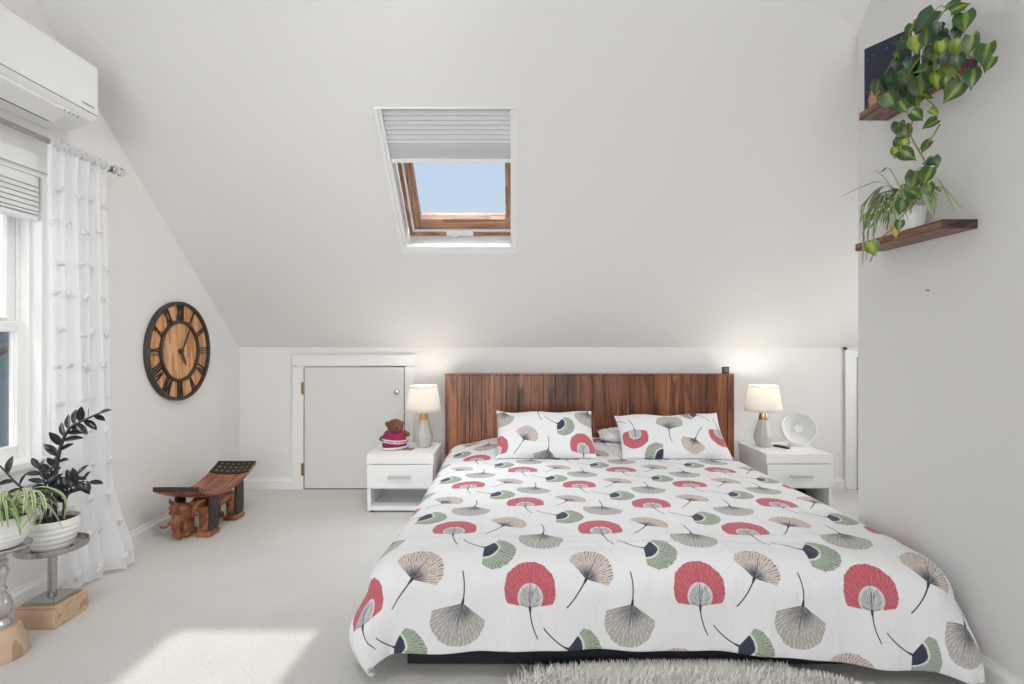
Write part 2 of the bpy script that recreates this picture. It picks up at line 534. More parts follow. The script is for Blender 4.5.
        o = bpy.data.objects.new(name, me); COL.objects.link(o)
        mats = mat if isinstance(mat, (list, tuple)) else [mat]
        for mm in mats: me.materials.append(M[mm] if isinstance(mm, str) else mm)
        if parent is not None: o.parent = parent
        if smooth:
            for p in me.polygons: p.use_smooth = True
            if sharp:
                md = None
                bmx = bmesh.new(); bmx.from_mesh(me)
                for e in bmx.edges:
                    if len(e.link_faces) == 2 and e.calc_face_angle(0) > sharp: e.smooth = False
                bmx.to_mesh(me); bmx.free()
        if remesh:
            md = o.modifiers.new('remesh', 'REMESH'); md.mode = 'VOXEL'; md.voxel_size = remesh; md.use_smooth_shade = True
            md = o.modifiers.new('smooth', 'SMOOTH'); md.factor = .5; md.iterations = 4
        if bevel:
            md = o.modifiers.new('bevel', 'BEVEL'); md.width = bevel; md.segments = bseg; md.limit_method = 'ANGLE'; md.angle_limit = .6
        if solid:
            md = o.modifiers.new('solid', 'SOLIDIFY'); md.thickness = solid; md.offset = 1
        if subsurf:
            md = o.modifiers.new('sub', 'SUBSURF'); md.levels = subsurf; md.render_levels = subsurf
        return o

def thing(name, label, cat, loc=(0,0,0), rotz=0, group=None, rot=None):
    o = bpy.data.objects.new(name, None); COL.objects.link(o)
    o.empty_display_size = .05
    o.location = loc; o.rotation_euler = rot if rot else (0,0,rotz)
    o['label'] = label; o['category'] = cat
    if group: o['group'] = group
    return o
def tag(o, label, cat, group=None):
    o['label'] = label; o['category'] = cat
    if group: o['group'] = group
    return o
def struct(o, label=None):
    o['kind'] = 'structure'
    if label: o['label'] = label
    return o
def box(x0,x1,y0,y1,z0,z1): return MB().box(x0,x1,y0,y1,z0,z1)
def smoothstep(a, b, x):
    t = max(0.0, min(1.0, (x-a)/(b-a))); return t*t*(3-2*t)
def catmull(pts, per=6):
    pts = [Vector(p) for p in pts]; out = []
    for i in range(len(pts)-1):
        p0, p1, p2, p3 = pts[max(i-1,0)], pts[i], pts[i+1], pts[min(i+2,len(pts)-1)]
        for k in range(per):
            t = k/per
            out.append(.5*((2*p1) + (p2-p0)*t + (2*p0-5*p1+4*p2-p3)*t*t + (3*p1-p0-3*p2+p3)*t**3))
    out.append(pts[-1]); return out

# ------------------------------------------------------------------ room shell
XL, XR, XN = -2.04, 1.53, 3.3
DB, DR = 3.94, -2.74          # back wall, rear wall
KZ, TAN = 1.06, .88           # knee wall height, roof pitch
NRM = math.hypot(1, TAN); CS, SN = 1/NRM, TAN/NRM
RIDGE_D = .6
RIDGE_Z = KZ + TAN*(DB-RIDGE_D)
DC = 2.325                    # bump-out corner depth

struct(box(XL-.15, XN+.1, DR-.1, DB+.15, -.12, 0).build('floor', 'carpet'), 'pale grey carpeted floor')
# left wall with its window opening
WD0, WD1, WZ0, WZ1 = 1.35, 2.30, .60, 1.83
wl = MB()
def gable(d): return KZ + TAN*(DB-d) if d > RIDGE_D else RIDGE_Z - TAN*(RIDGE_D-d)
X0, X1 = XL-.14, XL
top = 4.2
wl.box(X0, X1, WD1, DB+.1, 0, top); wl.box(X0, X1, DR-.1, WD0, 0, top)
wl.box(X0, X1, WD0, WD1, 0, WZ0); wl.box(X0, X1, WD0, WD1, WZ1, top)
struct(wl.build('wall_left', 'wall'), 'off-white left gable wall')
struct(box(XL-.14, XN+.1, DB, DB+.12, 0, KZ+.25).build('wall_back', 'wall'), 'low white knee wall behind the bed')
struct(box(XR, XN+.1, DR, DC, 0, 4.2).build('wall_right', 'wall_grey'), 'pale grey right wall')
NW0, NW1, NWZ0, NWZ1 = 2.65, 3.40, .40, 1.70  # opening added for the nook fill light
nw = MB()
nw.box(XN, XN+.12, DC-.1, NW0, 0, 3.0); nw.box(XN, XN+.12, NW1, DB+.1, 0, 3.0)
nw.box(XN, XN+.12, NW0, NW1, 0, NWZ0); nw.box(XN, XN+.12, NW0, NW1, NWZ1, 3.0)
struct(nw.build('wall_right_nook', 'wall'))
RW0, RW1, RWZ0, RWZ1 = -1.95, 1.05, .30, 2.15  # opening added for the rear fill light, behind the camera
rw = MB()
rw.box(XL-.14, RW0, DR-.12, DR, 0, 2.7); rw.box(RW1, XR+.1, DR-.12, DR, 0, 2.7)
rw.box(RW0, RW1, DR-.12, DR, 0, RWZ0); rw.box(RW0, RW1, DR-.12, DR, RWZ1, 2.7)
struct(rw.build('wall_rear', 'wall'))
w3 = thing('added_window_rear', 'unseen rear window added to carry the fill light', 'window', (0, DR, RWZ0)); w3['kind'] = 'structure'
mb = MB()
for x in (RW0, RW0+.98, RW0+1.98, RW1-.05): mb.box(x, x+.05, DR-.09, DR-.04, RWZ0, RWZ1)
mb.box(RW0, RW1, DR-.09, DR-.04, RWZ0, RWZ0+.05); mb.box(RW0, RW1, DR-.09, DR-.04, RWZ1-.05, RWZ1)
mb.build('added_window_frame', 'trim', w3, world=True)
box(RW0+.02, RW1-.02, DR-.068, DR-.062, RWZ0+.02, RWZ1-.02).build('pane', 'glass', w3, world=True)
w4 = thing('added_window_nook', 'unseen nook window added for its fill light', 'window', (XN, 3.0, NWZ0)); w4['kind'] = 'structure'
mb = MB()
mb.box(XN+.04, XN+.09, NW0, NW0+.05, NWZ0, NWZ1); mb.box(XN+.04, XN+.09, NW1-.05, NW1, NWZ0, NWZ1)
mb.box(XN+.04, XN+.09, NW0+.05, NW1-.05, NWZ0, NWZ0+.05); mb.box(XN+.04, XN+.09, NW0+.05, NW1-.05, NWZ1-.05, NWZ1)
mb.build('added_window_frame', 'trim', w4, world=True)
box(XN+.062, XN+.068, NW0+.03, NW1-.03, NWZ0+.03, NWZ1-.03).build('pane', 'glass', w4, world=True)

def slope_pt(x, s, d=0.0):
    """front slope: s along the slope up from the knee wall, d outward"""
    return Vector((x, DB - s*CS + d*SN, KZ + s*SN + d*CS))
SMAX = (DB-RIDGE_D)/CS
SKX0, SKX1, SKS0, SKS1 = -.682, .026, .898, 1.805
def slab(mb, x0, x1, s0, s1, d0, d1, fn=slope_pt):
    i = len(mb.v)
    for d in (d0, d1):
        for x, s in ((x0,s0),(x1,s0),(x1,s1),(x0,s1)):
            mb.addv(fn(x, s, d))
    for q in ((0,3,2,1),(4,5,6,7),(0,1,5,4),(1,2,6,5),(2,3,7,6),(3,0,4,7)):
        mb.f.append(tuple(i+k for k in q))
    return mb
cb = MB()
TH = .24
slab(cb, XL-.14, SKX0, -.1, SMAX+.2, 0, TH); slab(cb, SKX1, XN+.1, -.1, SMAX+.2, 0, TH)
slab(cb, SKX0, SKX1, -.1, SKS0, 0, TH); slab(cb, SKX0, SKX1, SKS1, SMAX+.2, 0, TH)
struct(cb.build('ceiling', 'ceil'), 'sloping white ceiling over the bed')
# rear slope with an unseen opening added to shape the sun patch on the carpet
TANR = .48; CR, SR = 1/math.hypot(1, TANR), TANR/math.hypot(1, TANR)  # pitch eased to make room for the added rear window
def rear_pt(x, s, d=0.0):
    return Vector((x, RIDGE_D - s*CR - d*SR, RIDGE_Z - s*SR + d*CR))
RX0, RX1, RS0, RS1 = -1.93, -1.33, (RIDGE_D+.955)/CR, (RIDGE_D+1.50)/CR
cr = MB()
RM = (RIDGE_D-DR)/CR + .15
slab(cr, XL-.14, RX0, -.1, RM, 0, .1, rear_pt); slab(cr, RX1, XN+.1, -.1, RM, 0, .1, rear_pt)
slab(cr, RX0, RX1, -.1, RS0, 0, .1, rear_pt); slab(cr, RX0, RX1, RS1, RM, 0, .1, rear_pt)
struct(cr.build('ceiling_rear', 'ceil'))

# baseboards
def baseboard(name, runs, axis):
    mb = MB()
    h, t = .085, .014
    for (a, b, w, sgn) in runs:
        poly = [(w, 0), (w+sgn*t, 0), (w+sgn*t, h*.72), (w+sgn*t*.55, h*.86), (w+sgn*t*.45, h), (w, h)]
        if sgn < 0: poly = poly[::-1]
        if axis == 'y': mb.prism(poly, 'y', a, b)
        else: mb.prism([(p, q) for p, q in poly], 'x', a, b)
    return struct(mb.build(name, 'trim'))
baseboard('baseboard_left', [(DR, DB, XL, 1)], 'y')
baseboard('baseboard_back_left', [(XL+.014, -1.645, DB, -1)], 'x')
baseboard('baseboard_back_right', [(-.735, 2.485, DB, -1)], 'x')
baseboard('baseboard_right', [(DR, DC, XR, -1)], 'y')
baseboard('baseboard_nook', [(XR-.014, XN, DC, 1)], 'x')

# ------------------------------------------------------------------ left window
w1 = thing('window_1', 'white double-hung window in the left wall', 'window', (XL, (WD0+WD1)/2, WZ0))
w1['kind'] = 'structure'
def wpart(mb, name, mat, parent=w1, **k): return mb.build(name, mat, parent, world=True, **k)
mb = MB()   # casing boards on the wall face and jamb liner
mb.box(XL, XL+.018, WD1, WD1+.085, WZ0-.03, WZ1); mb.box(XL, XL+.018, WD0-.085, WD0, WZ0-.03, WZ1)
mb.box(XL, XL+.022, WD0-.085, WD1+.085, WZ1, WZ1+.09)
mb.box(XL, XL+.016, WD0-.085, WD1+.085, WZ0-.10, WZ0-.03)
wpart(mb, 'casing', 'trim', bevel=.003)
mb = MB()
mb.box(XL-.139, XL+.004, WD1-.022, WD1+.001, WZ0, WZ1); mb.box(XL-.139, XL+.004, WD0-.001, WD0+.022, WZ0, WZ1)
mb.box(XL-.138, XL+.003, WD0, WD1, WZ1-.02, WZ1+.001)
mb.box(XL-.055, XL-.04, WD1-.034, WD1-.022, WZ0, WZ1); mb.box(XL-.098, XL-.088, WD1-.034, WD1-.022, WZ0, WZ1)
wpart(mb, 'jamb', 'trim')
wpart(MB().box(XL-.137, XL+.001, WD0+.001, WD1-.001, WZ0-.028, WZ0+.004).box(XL+.001, XL+.035, WD0-.1, WD1+.1, WZ0-.028, WZ0+.004), 'sill', 'trim', bevel=.006)
def sash(z0, z1, x, name):
    mb = MB(); a, b, st = WD0+.022, WD1-.023, .048
    for q in ((a,a+st,z0,z1),(b-st,b,z0,z1)): mb.box(x-.034, x, q[0], q[1], q[2], q[3])
    mb.box(x-.034, x, a+st, b-st, z0, z0+.06); mb.box(x-.034, x, a+st, b-st, z1-.042, z1)
    o = wpart(mb, name, 'trim', bevel=.004)
    g = MB().box(x-.020, x-.014, a+st, b-st, z0+.06, z1-.042)
    go = g.build('pane', 'glass', o, world=False)
    for vv in go.data.vertices: vv.co -= Vector(w1.location)
    return o
sash(WZ0+.002, 1.185, XL-.055, 'lower_sash')
sash(1.145, WZ1-.02, XL-.100, 'upper_sash')

# raised blind in the window head
bl = thing('window_blind', 'white slatted blind drawn up under the left window head', 'blind', (XL, (WD0+WD1)/2, WZ1))
BX0, BX1 = XL-.048, XL+.004
MB().box(BX0, BX1, WD0+.03, WD1-.036, WZ1-.065, WZ1-.022).build('head_rail', 'white_plastic', bl, world=True, bevel=.004)
mb = MB()
for k in range(11):
    z = 1.758 - k*.0105
    mb.obox(((BX0+BX1)/2, (WD0+WD1)/2, z), (1,0,-.06+.12*(k%2)), (0,1,0), (0,0,1), .05, WD1-WD0-.072, .0080)
mb.build('slats', 'white_plastic', bl, world=True)
MB().box(BX0, BX1, WD0+.035, WD1-.036, 1.622, 1.640).build('bottom_rail', 'white_plastic', bl, world=True, bevel=.004)

# ------------------------------------------------------------------ skylight
w2 = thing('window_2', 'skylight with wooden sash in the sloping ceiling', 'window', slope_pt((SKX0+SKX1)/2, SKS0))
w2['kind'] = 'structure'
def ring(mb, x0, x1, s0, s1, w, d0, d1, wb=None, wt=None):
    wb = w if wb is None else wb; wt = w if wt is None else wt
    slab(mb, x0, x0+w, s0, s1, d0, d1); slab(mb, x1-w, x1, s0, s1, d0, d1)
    slab(mb, x0+w, x1-w, s0, s0+wb, d0, d1); slab(mb, x0+w, x1-w, s1-wt, s1, d0, d1)
    return mb
mb = ring(MB(), SKX0, SKX1, SKS0, SKS1, .012, -.004, .235, .012, .003); wpart(mb, 'shaft_lining', 'white', w2)
mb = ring(MB(), SKX0+.001, SKX1-.001, SKS0+.001, SKS1-.001, .016, -.006, .012, .03, .004); wpart(mb, 'trim_frame', 'trim', w2, bevel=.002)
mb = ring(MB(), SKX0+.018, SKX1-.018, SKS0+.032, SKS1-.006, .016, .004, .035, .012, .004); wpart(mb, 'blind_channel', 'white_plastic', w2)
def framed(x0, x1, s0, s1, w, d0, d1, wb, name, parent):
    out = []
    for a, b in ((x0, x0+w), (x1-w, x1)):
        mb = MB(); slab(mb, a, b, s0, s1, d0, d1); out.append(mb.build(name + '_stile', 'sash_wood_long', parent, world=True, bevel=.004))
    for a, b in ((s0, s0+wb), (s1-w, s1)):
        mb = MB(); slab(mb, x0+w, x1-w, a, b, d0, d1); out.append(mb.build(name + '_rail', 'sash_wood', parent, world=True, bevel=.004))
    return out
framed(SKX0+.030, SKX1+.012, SKS0+.012, SKS1-.012, .036, .155, .235, .050, 'frame', w2)
mb = ring(MB(), SKX0+.056, SKX1-.016, SKS0+.052, SKS1-.040, .012, .146, .160); wpart(mb, 'weather_seal', 'pleat', w2)
framed(SKX0+.066, SKX1-.026, SKS0+.063, SKS1-.052, .040, .165, .240, .068, 'sash', w2)
g = MB(); slab(g, SKX0+.106, SKX1-.066, SKS0+.131, SKS1-.092, .205, .212)
g.build('pane', 'glass', w2, world=True)
mb = MB(); slab(mb, -.415, -.245, SKS0+.022, SKS0+.062, .138, .156); lt = wpart(mb, 'latch_plate', 'white_plastic', w2, bevel=.004)
mb = MB().tube([slope_pt(-.385, SKS0+.03, .125), slope_pt(-.37, SKS0+.033, .118), slope_pt(-.32, SKS0+.052, .120), slope_pt(-.315, SKS0+.055, .140)], .006)
wpart(mb, 'latch_handle', 'white_plastic', w2, smooth=True)

sb = thing('skylight_blind', 'grey pleated blind half drawn over the skylight', 'blind', slope_pt((SKX0+SKX1)/2, SKS1-.04))
mb = MB()
PX0, PX1 = SKX0+.036, SKX1-.030
ss = []; s = SKS1-.008; k = 0
while s > 1.522:
    ss.append((s, .020 if k % 2 else .037)); s -= .0125 if s > 1.60 else .0060; k += 1
for (sa, da) in ss:
    mb.addv(slope_pt(PX0, sa, da)); mb.addv(slope_pt(PX1, sa, da))
for k in range(len(ss)-1): mb.f.append((2*k, 2*k+1, 2*k+3, 2*k+2))
mb.build('pleated_fabric', 'pleat', sb, world=True, solid=.002)
mb = MB(); slab(mb, PX0, PX1, 1.500, 1.522, .012, .036)
mb.build('bottom_bar', 'white_plastic', sb, world=True, bevel=.003)
mb = MB(); slab(mb, -.365, -.292, 1.492, 1.512, .004, .014); slab(mb, -.365, -.292, 1.506, 1.526, .004, .010)
mb.build('pull_tab', 'white_plastic', sb, world=True, bevel=.003)

# ------------------------------------------------------------------ doors in the knee wall
d1 = thing('door_1', 'low white access door in the knee wall', 'door', (-1.18, DB, 0))
d1['kind'] = 'structure'
mb = MB()
Z1 = .92
mb.box(-1.643, -1.556, DB-.018, DB, 0, Z1); mb.box(-.80, -.735, DB-.018, DB, 0, Z1)
mb.box(-1.643, -.735, DB-.018, DB, Z1, 1.004); mb.box(-1.655, -.725, DB-.026, DB, .990, 1.004)
mb.build('casing', 'trim', d1, world=True, bevel=.003)
box(-1.556, -.80, DB-.003, DB, 0, Z1).build('shadow_gap', 'dark', d1, world=True)
leaf = box(-1.549, -.806, DB-.016, DB-.003, .008, Z1-.008).build('door_leaf', 'door', d1, world=True, bevel=.002)
for z in (.755, .15):
    mb = MB().box(-1.572, -1.548, DB-.021, DB-.017, z-.045, z+.045)
    mb.tube([(-1.553, DB-.023, z-.045), (-1.553, DB-.023, z+.045)], .006, 10)
    mb.build('hinge', 'brass', d1, world=True)
mb = MB().lathe([(.022,0),(.022,.006),(.015,.012),(.008,.014),(0,.014)], seg=20)
kn = mb.build('cam_lock', 'chrome', leaf, smooth=True, sharp=.5)
for vv in kn.data.vertices: vv.co = Vector((vv.co.x, -vv.co.z, vv.co.y)) + Vector((-.862+1.18, -.016, .727))
k2 = MB().box(.318-.003, .318+.003, -.033, -.028, .718, .736).build('key_slot', 'dark', leaf)

d2 = thing('door_2', 'white door casing in the nook past the right nightstand', 'door', (2.8, DB, 0))
d2['kind'] = 'structure'
mb = MB(); mb.box(2.487, 2.572, DB-.018, DB, 0, .985); mb.box(2.487, 3.2, DB-.018, DB, .985, 1.04); mb.box(3.115, 3.2, DB-.018, DB, 0, .985)
mb.build('casing', 'trim', d2, world=True, bevel=.003)
box(2.572, 3.115, DB-.003, DB, 0, .985).build('shadow_gap', 'dark', d2, world=True)
box(2.580, 3.108, DB-.016, DB-.003, .008, .978).build('door_leaf', 'door', d2, world=True, bevel=.002)
box(2.480, 2.500, DB-.020, DB-.001, 1.042, 1.060).build('bumper', 'black_plastic', d2, world=True, bevel=.003)

# ------------------------------------------------------------------ air conditioner
ac = thing('air_conditioner', 'white wall-mounted air conditioner above the left window', 'air conditioner', (XL, 1.92, 2.03))
A0, A1 = 1.52, 2.318
pf = [(0,.0),(.06,-.004),(.13,.006),(.185,.026),(.212,.046),(.220,.062),(.220,.255),(.212,.276),(.195,.285),(0,.285)]
MB().prism([(XL+.001+p, 2.03+q) for p, q in pf], 'y', A0, A1).build('body', 'white_plastic', ac, world=True, bevel=.010, bseg=3, smooth=True, sharp=.5)
mb = MB().box(XL+.2195, XL+.2225, A0+.015, A1-.012, 2.092, 2.30)
mb.build('front_panel', 'white_plastic', ac, world=True, bevel=.002)
box(XL+.2185, XL+.2215, A0+.015, A1-.012, 2.0885, 2.0915).build('panel_gap', 'steel', ac, world=True)
mb = MB().obox((XL+.163, 1.865, 2.0385), Vector((.85,0,.42)).normalized(), (0,1,0), Vector((-.42,0,.85)).normalized(), .090, .65, .012)
fl = mb.build('louver', 'white', ac, world=True, bevel=.004)
mb = MB().obox((XL+.118, 1.865, 2.024), (1,0,.15), (0,1,0), (-.15,0,1), .012, .64, .012)
mb.build('louver_gap', 'dark', ac, world=True)
mb = MB()
for k in range(4):
    mb.box(XL+.205, XL+.211, 2.155+k*.022, 2.161+k*.022, 2.050, 2.0535)
for v in mb.v: v.x -= .004
mb.build('status_lights', 'steel', ac, world=True)
mb = MB()   # small unreadable maker's mark on the panel corner, as short strokes
yy = 2.225
for k, w in enumerate((.004,.007,.003,.006,.006,.005,.007,.005)):
    mb.box(XL+.2220, XL+.2232, yy, yy+w, 2.112, 2.120 if k % 3 else 2.122); yy += w+.003
mb.build('badge', 'steel', ac, world=True)

# ------------------------------------------------------------------ curtain rod and curtain
RODX, RODZ = -1.95, 1.945
rod = thing('curtain_rod', 'slim silver curtain rod above the left window', 'curtain rod', (RODX, 1.9, RODZ))
MB().tube([(RODX, 1.2, RODZ), (RODX, 2.56, RODZ)], .011, 14).build('pole', 'steel', rod, world=True, smooth=True, sharp=.8)
mb = MB().tube([(RODX, 2.555, RODZ), (RODX, 2.575, RODZ), (RODX, 2.580, RODZ), (RODX, 2.625, RODZ), (RODX, 2.635, RODZ)], [.012,.012,.021,.021,.017], 20)
mb.build('finial', 'jar_glass', rod, world=True, smooth=True, sharp=.6)
MB().tube([(RODX, 2.583, RODZ), (RODX, 2.590, RODZ)], .0225, 20).build('finial_ring', 'white_plastic', rod, world=True)
mb = MB().tube([(XL, 2.560, RODZ-.012), (RODX-.004, 2.560, RODZ-.012)], .006, 10).box(XL, XL+.006, 2.545, 2.575, RODZ-.04, RODZ+.02)
mb.tube([(RODX-.014, 2.560, RODZ), (RODX-.010, 2.560, RODZ-.013), (RODX, 2.560, RODZ-.016), (RODX+.012, 2.560, RODZ-.010), (RODX+.015, 2.560, RODZ)], .004, 8)
mb.build('bracket', 'steel', rod, world=True)

cur = thing('curtain', 'sheer white tufted curtain hanging beside the left window', 'curtain', (RODX, 2.36, 0))
def cpt(a, b):
    """a across 0..1, b down 0..1"""
    d0 = 2.200 + .01*b; d1 = 2.525 + .045*b
    D = d0 + (d1-d0)*a
    wob = .35 + .45*b
    x = RODX + .003 + .015*sin(a*2*pi*5.2)*wob + .012*sin(a*2*pi*2.3+1.1+b)*b + .004*sin(a*61)
    gather = smoothstep(.05, 0, b)
    x += .008*sin(a*2*pi*16)*gather
    D += .010*sin(a*2*pi*5.2+1.3)*wob
    flare = smoothstep(.72, 1.0, b)**1.5
    x += flare*(.010+.080*a*a) + .012*flare*sin(a*2*pi*4)
    D += flare*.02*a
    z = RODZ - .0165 - b*(RODZ-.0165-.012)
    if b < .02: z += .004*sin(a*97)
    z += .010*flare*sin(a*2*pi*3+.5)*a
    return Vector((x, D, max(z, .008)))
MB().grid(cpt, 150, 90).build('panel', 'sheer', cur, world=True, smooth=True)
mb = MB()
def tunnel(a, b):
    p = cpt(a, .004); ang = 2*pi*b
    rr = .0165 + .002*sin(a*90)
    return Vector((RODX + rr*cos(ang) , p.y, RODZ + rr*sin(ang)*1.25 + .003*sin(a*60)))
MB().grid(tunnel, 90, 12).build('rod_pocket', 'sheer', cur, world=True, smooth=True)
rnd = random.Random(3)
tm = None
for r in range(12):
    for c in range(4):
        a = (c + (.25 if r % 2 else .72))/4.0
        b = .09 + r*.080 + rnd.uniform(-.006,.006)
        if b > .985 or a > .99: continue
        p = cpt(a, b)
        mb = MB()
        for q in range(7):
            mb.ball((rnd.uniform(-.003,.005), rnd.uniform(-.014,.014), rnd.uniform(-.009,.009)), .006, .012, .008, 8, 6)
        if tm is None or rnd.random() < .25:
            tm = mb.build('tuft', 'tuft', cur, smooth=True)
        else:
            t2 = tm.copy(); COL.objects.link(t2); t2.parent = cur; tm2 = tm; t2.name = 'tuft'
            tm = tm2; t2.location = p - Vector(cur.location) + Vector((.010,0,0)); t2.rotation_euler = (rnd.uniform(0,6),0,0); continue
        tm.location = p - Vector(cur.location) + Vector((.010,0,0))

# ------------------------------------------------------------------ wall clock
CKD, CKZ, CKR = 3.205, 1.045, .298
ck = thing('wall_clock', 'round wooden wall clock with dark iron rim and Roman numerals', 'clock', (XL, CKD, CKZ))
def cpos(r, ang, h):      # ang clockwise from twelve as seen from the room
    return Vector((h, r*sin(ang), r*cos(ang)))
def clathe(prof, seg=72):
    mb = MB().lathe(prof, seg=seg, cap=False)
    for v in mb.v: v.xyz = (v.z, v.x, v.y)
    return mb
clathe([(0,.014),(CKR-.01,.014),(CKR-.01,.002),(0,.002)]).build('face', 'clock_wood', ck)
clathe([(CKR-.016,.014),(CKR-.016,.028),(CKR-.012,.032),(CKR,.032),(CKR+.002,.028),(CKR+.002,.002),(CKR-.012,.002),(CKR-.012,.014),(CKR-.016,.014)]).build('rim', 'iron', ck, smooth=True, sharp=.6)
clathe([(.170,.014),(.170,.026),(.174,.030),(.184,.030),(.188,.026),(.188,.014)]).build('inner_ring', 'iron', ck, smooth=True, sharp=.6)
NUM = ['XII','I','II','III','IV','V','VI','VII','VIII','IX','X','XI']
for hnum, s in enumerate(NUM):
    ang = hnum*pi/6
    tx = Vector((0, cos(ang), -sin(ang))); rx = Vector((0, sin(ang), cos(ang)))
    mb = MB()
    wid = {'I': .017, 'V': .038, 'X': .036}
    tot = sum(wid[ch] for ch in s); off = -tot/2
    r0, r1 = .184, CKR-.013
    def bar(t0, ra, t1, rb, w=.0050):
        a = tx*t0 + rx*ra; b = tx*t1 + rx*rb; dirv = (b-a)
        mb.obox((a+b)/2 + Vector((.019,0,0)), dirv.normalized(), Vector((1,0,0)).cross(dirv.normalized()), (1,0,0), dirv.length, w, .010)
    for ch in s:
        c = off + wid[ch]/2; off += wid[ch]
        if ch == 'I': bar(c, r0, c, r1)
        elif ch == 'V': bar(c-.014, r1, c, r0); bar(c+.014, r1, c, r0)
        else: bar(c-.014, r1, c+.014, r0); bar(c+.014, r1, c-.014, r0)
    mb.build('numeral', 'iron', ck)
def hand(name, ang, L, tail, w, h):
    a = rx_ = Vector((0, sin(ang), cos(ang))); t = Vector((0, cos(ang), -sin(ang)))
    mb = MB(); i = len(mb.v)
    pts = [a*-tail + t*w*.5, a*-tail - t*w*.5, a*L*.62 - t*w, a*L, a*L*.62 + t*w]
    for dz in (h, h+.004):
        for p in pts: mb.addv(p + Vector((dz,0,0)))
    mb.f += [(0,1,2,3,4), (9,8,7,6,5)] + [(k, (k+1)%5, 5+(k+1)%5, 5+k) for k in range(5)]
    mb.build(name, 'iron', ck)
hand('minute_hand', math.radians(29), .158, .02, .008, .030)
hand('hour_hand', math.radians(153), .105, .015, .010, .025)
clathe([(.012,.014),(.012,.034),(.008,.038),(0,.038)], 20).build('hub', 'iron', ck, smooth=True, sharp=.6)

# ------------------------------------------------------------------ carved elephant stool
st = thing('carved_stool', 'carved red-brown wooden elephant stool with curved seat on the carpet', 'stool', (-1.80, 3.13, 0))
SL, SW = .31, .125
def seat_z(y): return .232 + .078*abs(y/SL)**1.8
mb = MB()
NY = 28
sec = []
for j in range(NY+1):
    y = -SL + 2*SL*j/NY
    z = seat_z(y); th = .036 - .010*abs(y/SL)
    ww = SW*(1 - .05*(1-abs(y/SL)))
    prof = [(-ww, z+.004), (-ww*.55, z-.006), (0, z-.010), (ww*.55, z-.006), (ww, z+.004), (ww, z-th*.45), (ww*.72, z-th), (0, z-th-.004), (-ww*.72, z-th), (-ww, z-th*.45)]
    sec.append(prof)
    for p, q in prof: mb.addv((p, y, q))
K = 10
for j in range(NY):
    for k in range(K):
        a, b = j*K+k, j*K+(k+1)%K
        mb.f.append((a, b, b+K, a+K))
mb.f.append(tuple(range(K))[::-1]); mb.f.append(tuple(NY*K+k for k in range(K)))
mb.build('seat', 'stool_wood', st, smooth=True, sharp=.5)
for sg, mt in ((-1, 'charred_dots'), (1, 'charred_dots')):
    mb = MB()
    def endp(a, b, sg=sg):
        y = sg*(SL+.001 - .105*(1-b)); x = (a*2-1)*SW*.985
        if b < .5: x *= 1
        return Vector((x, y, seat_z(y) + .0055 - .011*(1-(a*2-1)**2) + 0.003))
    mb.grid(endp, 10, 8)
    mb.build('carved_end', mt, st, solid=-.006)
    box(-SW*.99, SW*.99, sg*SL-.004 if sg > 0 else -SL-.006, sg*SL+.006 if sg > 0 else -SL+.004, seat_z(SL)-.014, seat_z(SL)+.012).build('end_band', 'charred', st, bevel=.003)
# elephant body
mb = MB()
mb.ball((0, .02, .158), .082, .185, .058)
for x, y in ((.058,-.125), (-.058,-.125), (.058,.155), (-.058,.155)):
    mb.tube([(x, y, .17), (x, y, .09), (x, y, .03), (x, y, .004)], [.048,.040,.038,.042], 16)
mb.ball((0, .05, .185), .07, .13, .04)
mb.build('elephant_body', 'stool_wood', st, remesh=.007)
mb = MB()
mb.ball((-.045, -.185, .150), .050, .052, .055)
mb.ball((-.045, -.205, .185), .036, .034, .026)
mb.tube([(-.045,-.225,.145), (-.046,-.243,.105), (-.046,-.240,.062), (-.044,-.222,.030), (-.042,-.200,.014)], [.032,.025,.021,.018,.015], 14)
mb.ball((-.045, -.222, .120), .036, .022, .026)
mb.build('head', 'stool_wood', st, remesh=.006)
for sg in (-1, 1):
    mb = MB()
    bx = -.045 + sg*.034
    mb.tube([(bx, -.222, .108), (bx+sg*.020, -.245, .086), (bx+sg*.030, -.262, .088), (bx+sg*.034, -.274, .100)], [.010,.009,.007,.003], 10)
    mb.build('tusk', 'stool_wood', st, smooth=True)
    mb = MB()
    def ear(a, b, sg=sg):
        x0 = -.045 + sg*(.040 + .058*a)
        y = -.165 - .020*sin(a*pi) + .035*a
        z = .205 - .085*b - .012*a*sin(b*pi) + .006*sin(b*14)*a
        return Vector((x0 + sg*.006*sin(b*18), y, z))
    mb.grid(ear, 10, 16); mb.build('ear', 'stool_wood', st, smooth=True, solid=.009)
    for y in (-.125, .155):
        box(sg*.096-.009 if sg > 0 else -.105, .105 if sg > 0 else -.087, y-.042, y+.042, .040, .228).build('carved_panel', 'charred', st, bevel=.004)
    for y in (-.125, .155):
        mb = MB().box(sg*.065-.045, sg*.065+.045, y-.052, y+.050, 0, .034); mb.build('foot', 'stool_wood', st, bevel=.012, bseg=3)
MB().tube([(0,.20,.175), (0,.225,.15), (0,.232,.11), (0,.226,.085)], [.010,.009,.007,.010], 8).build('tail', 'stool_wood', st, smooth=True)

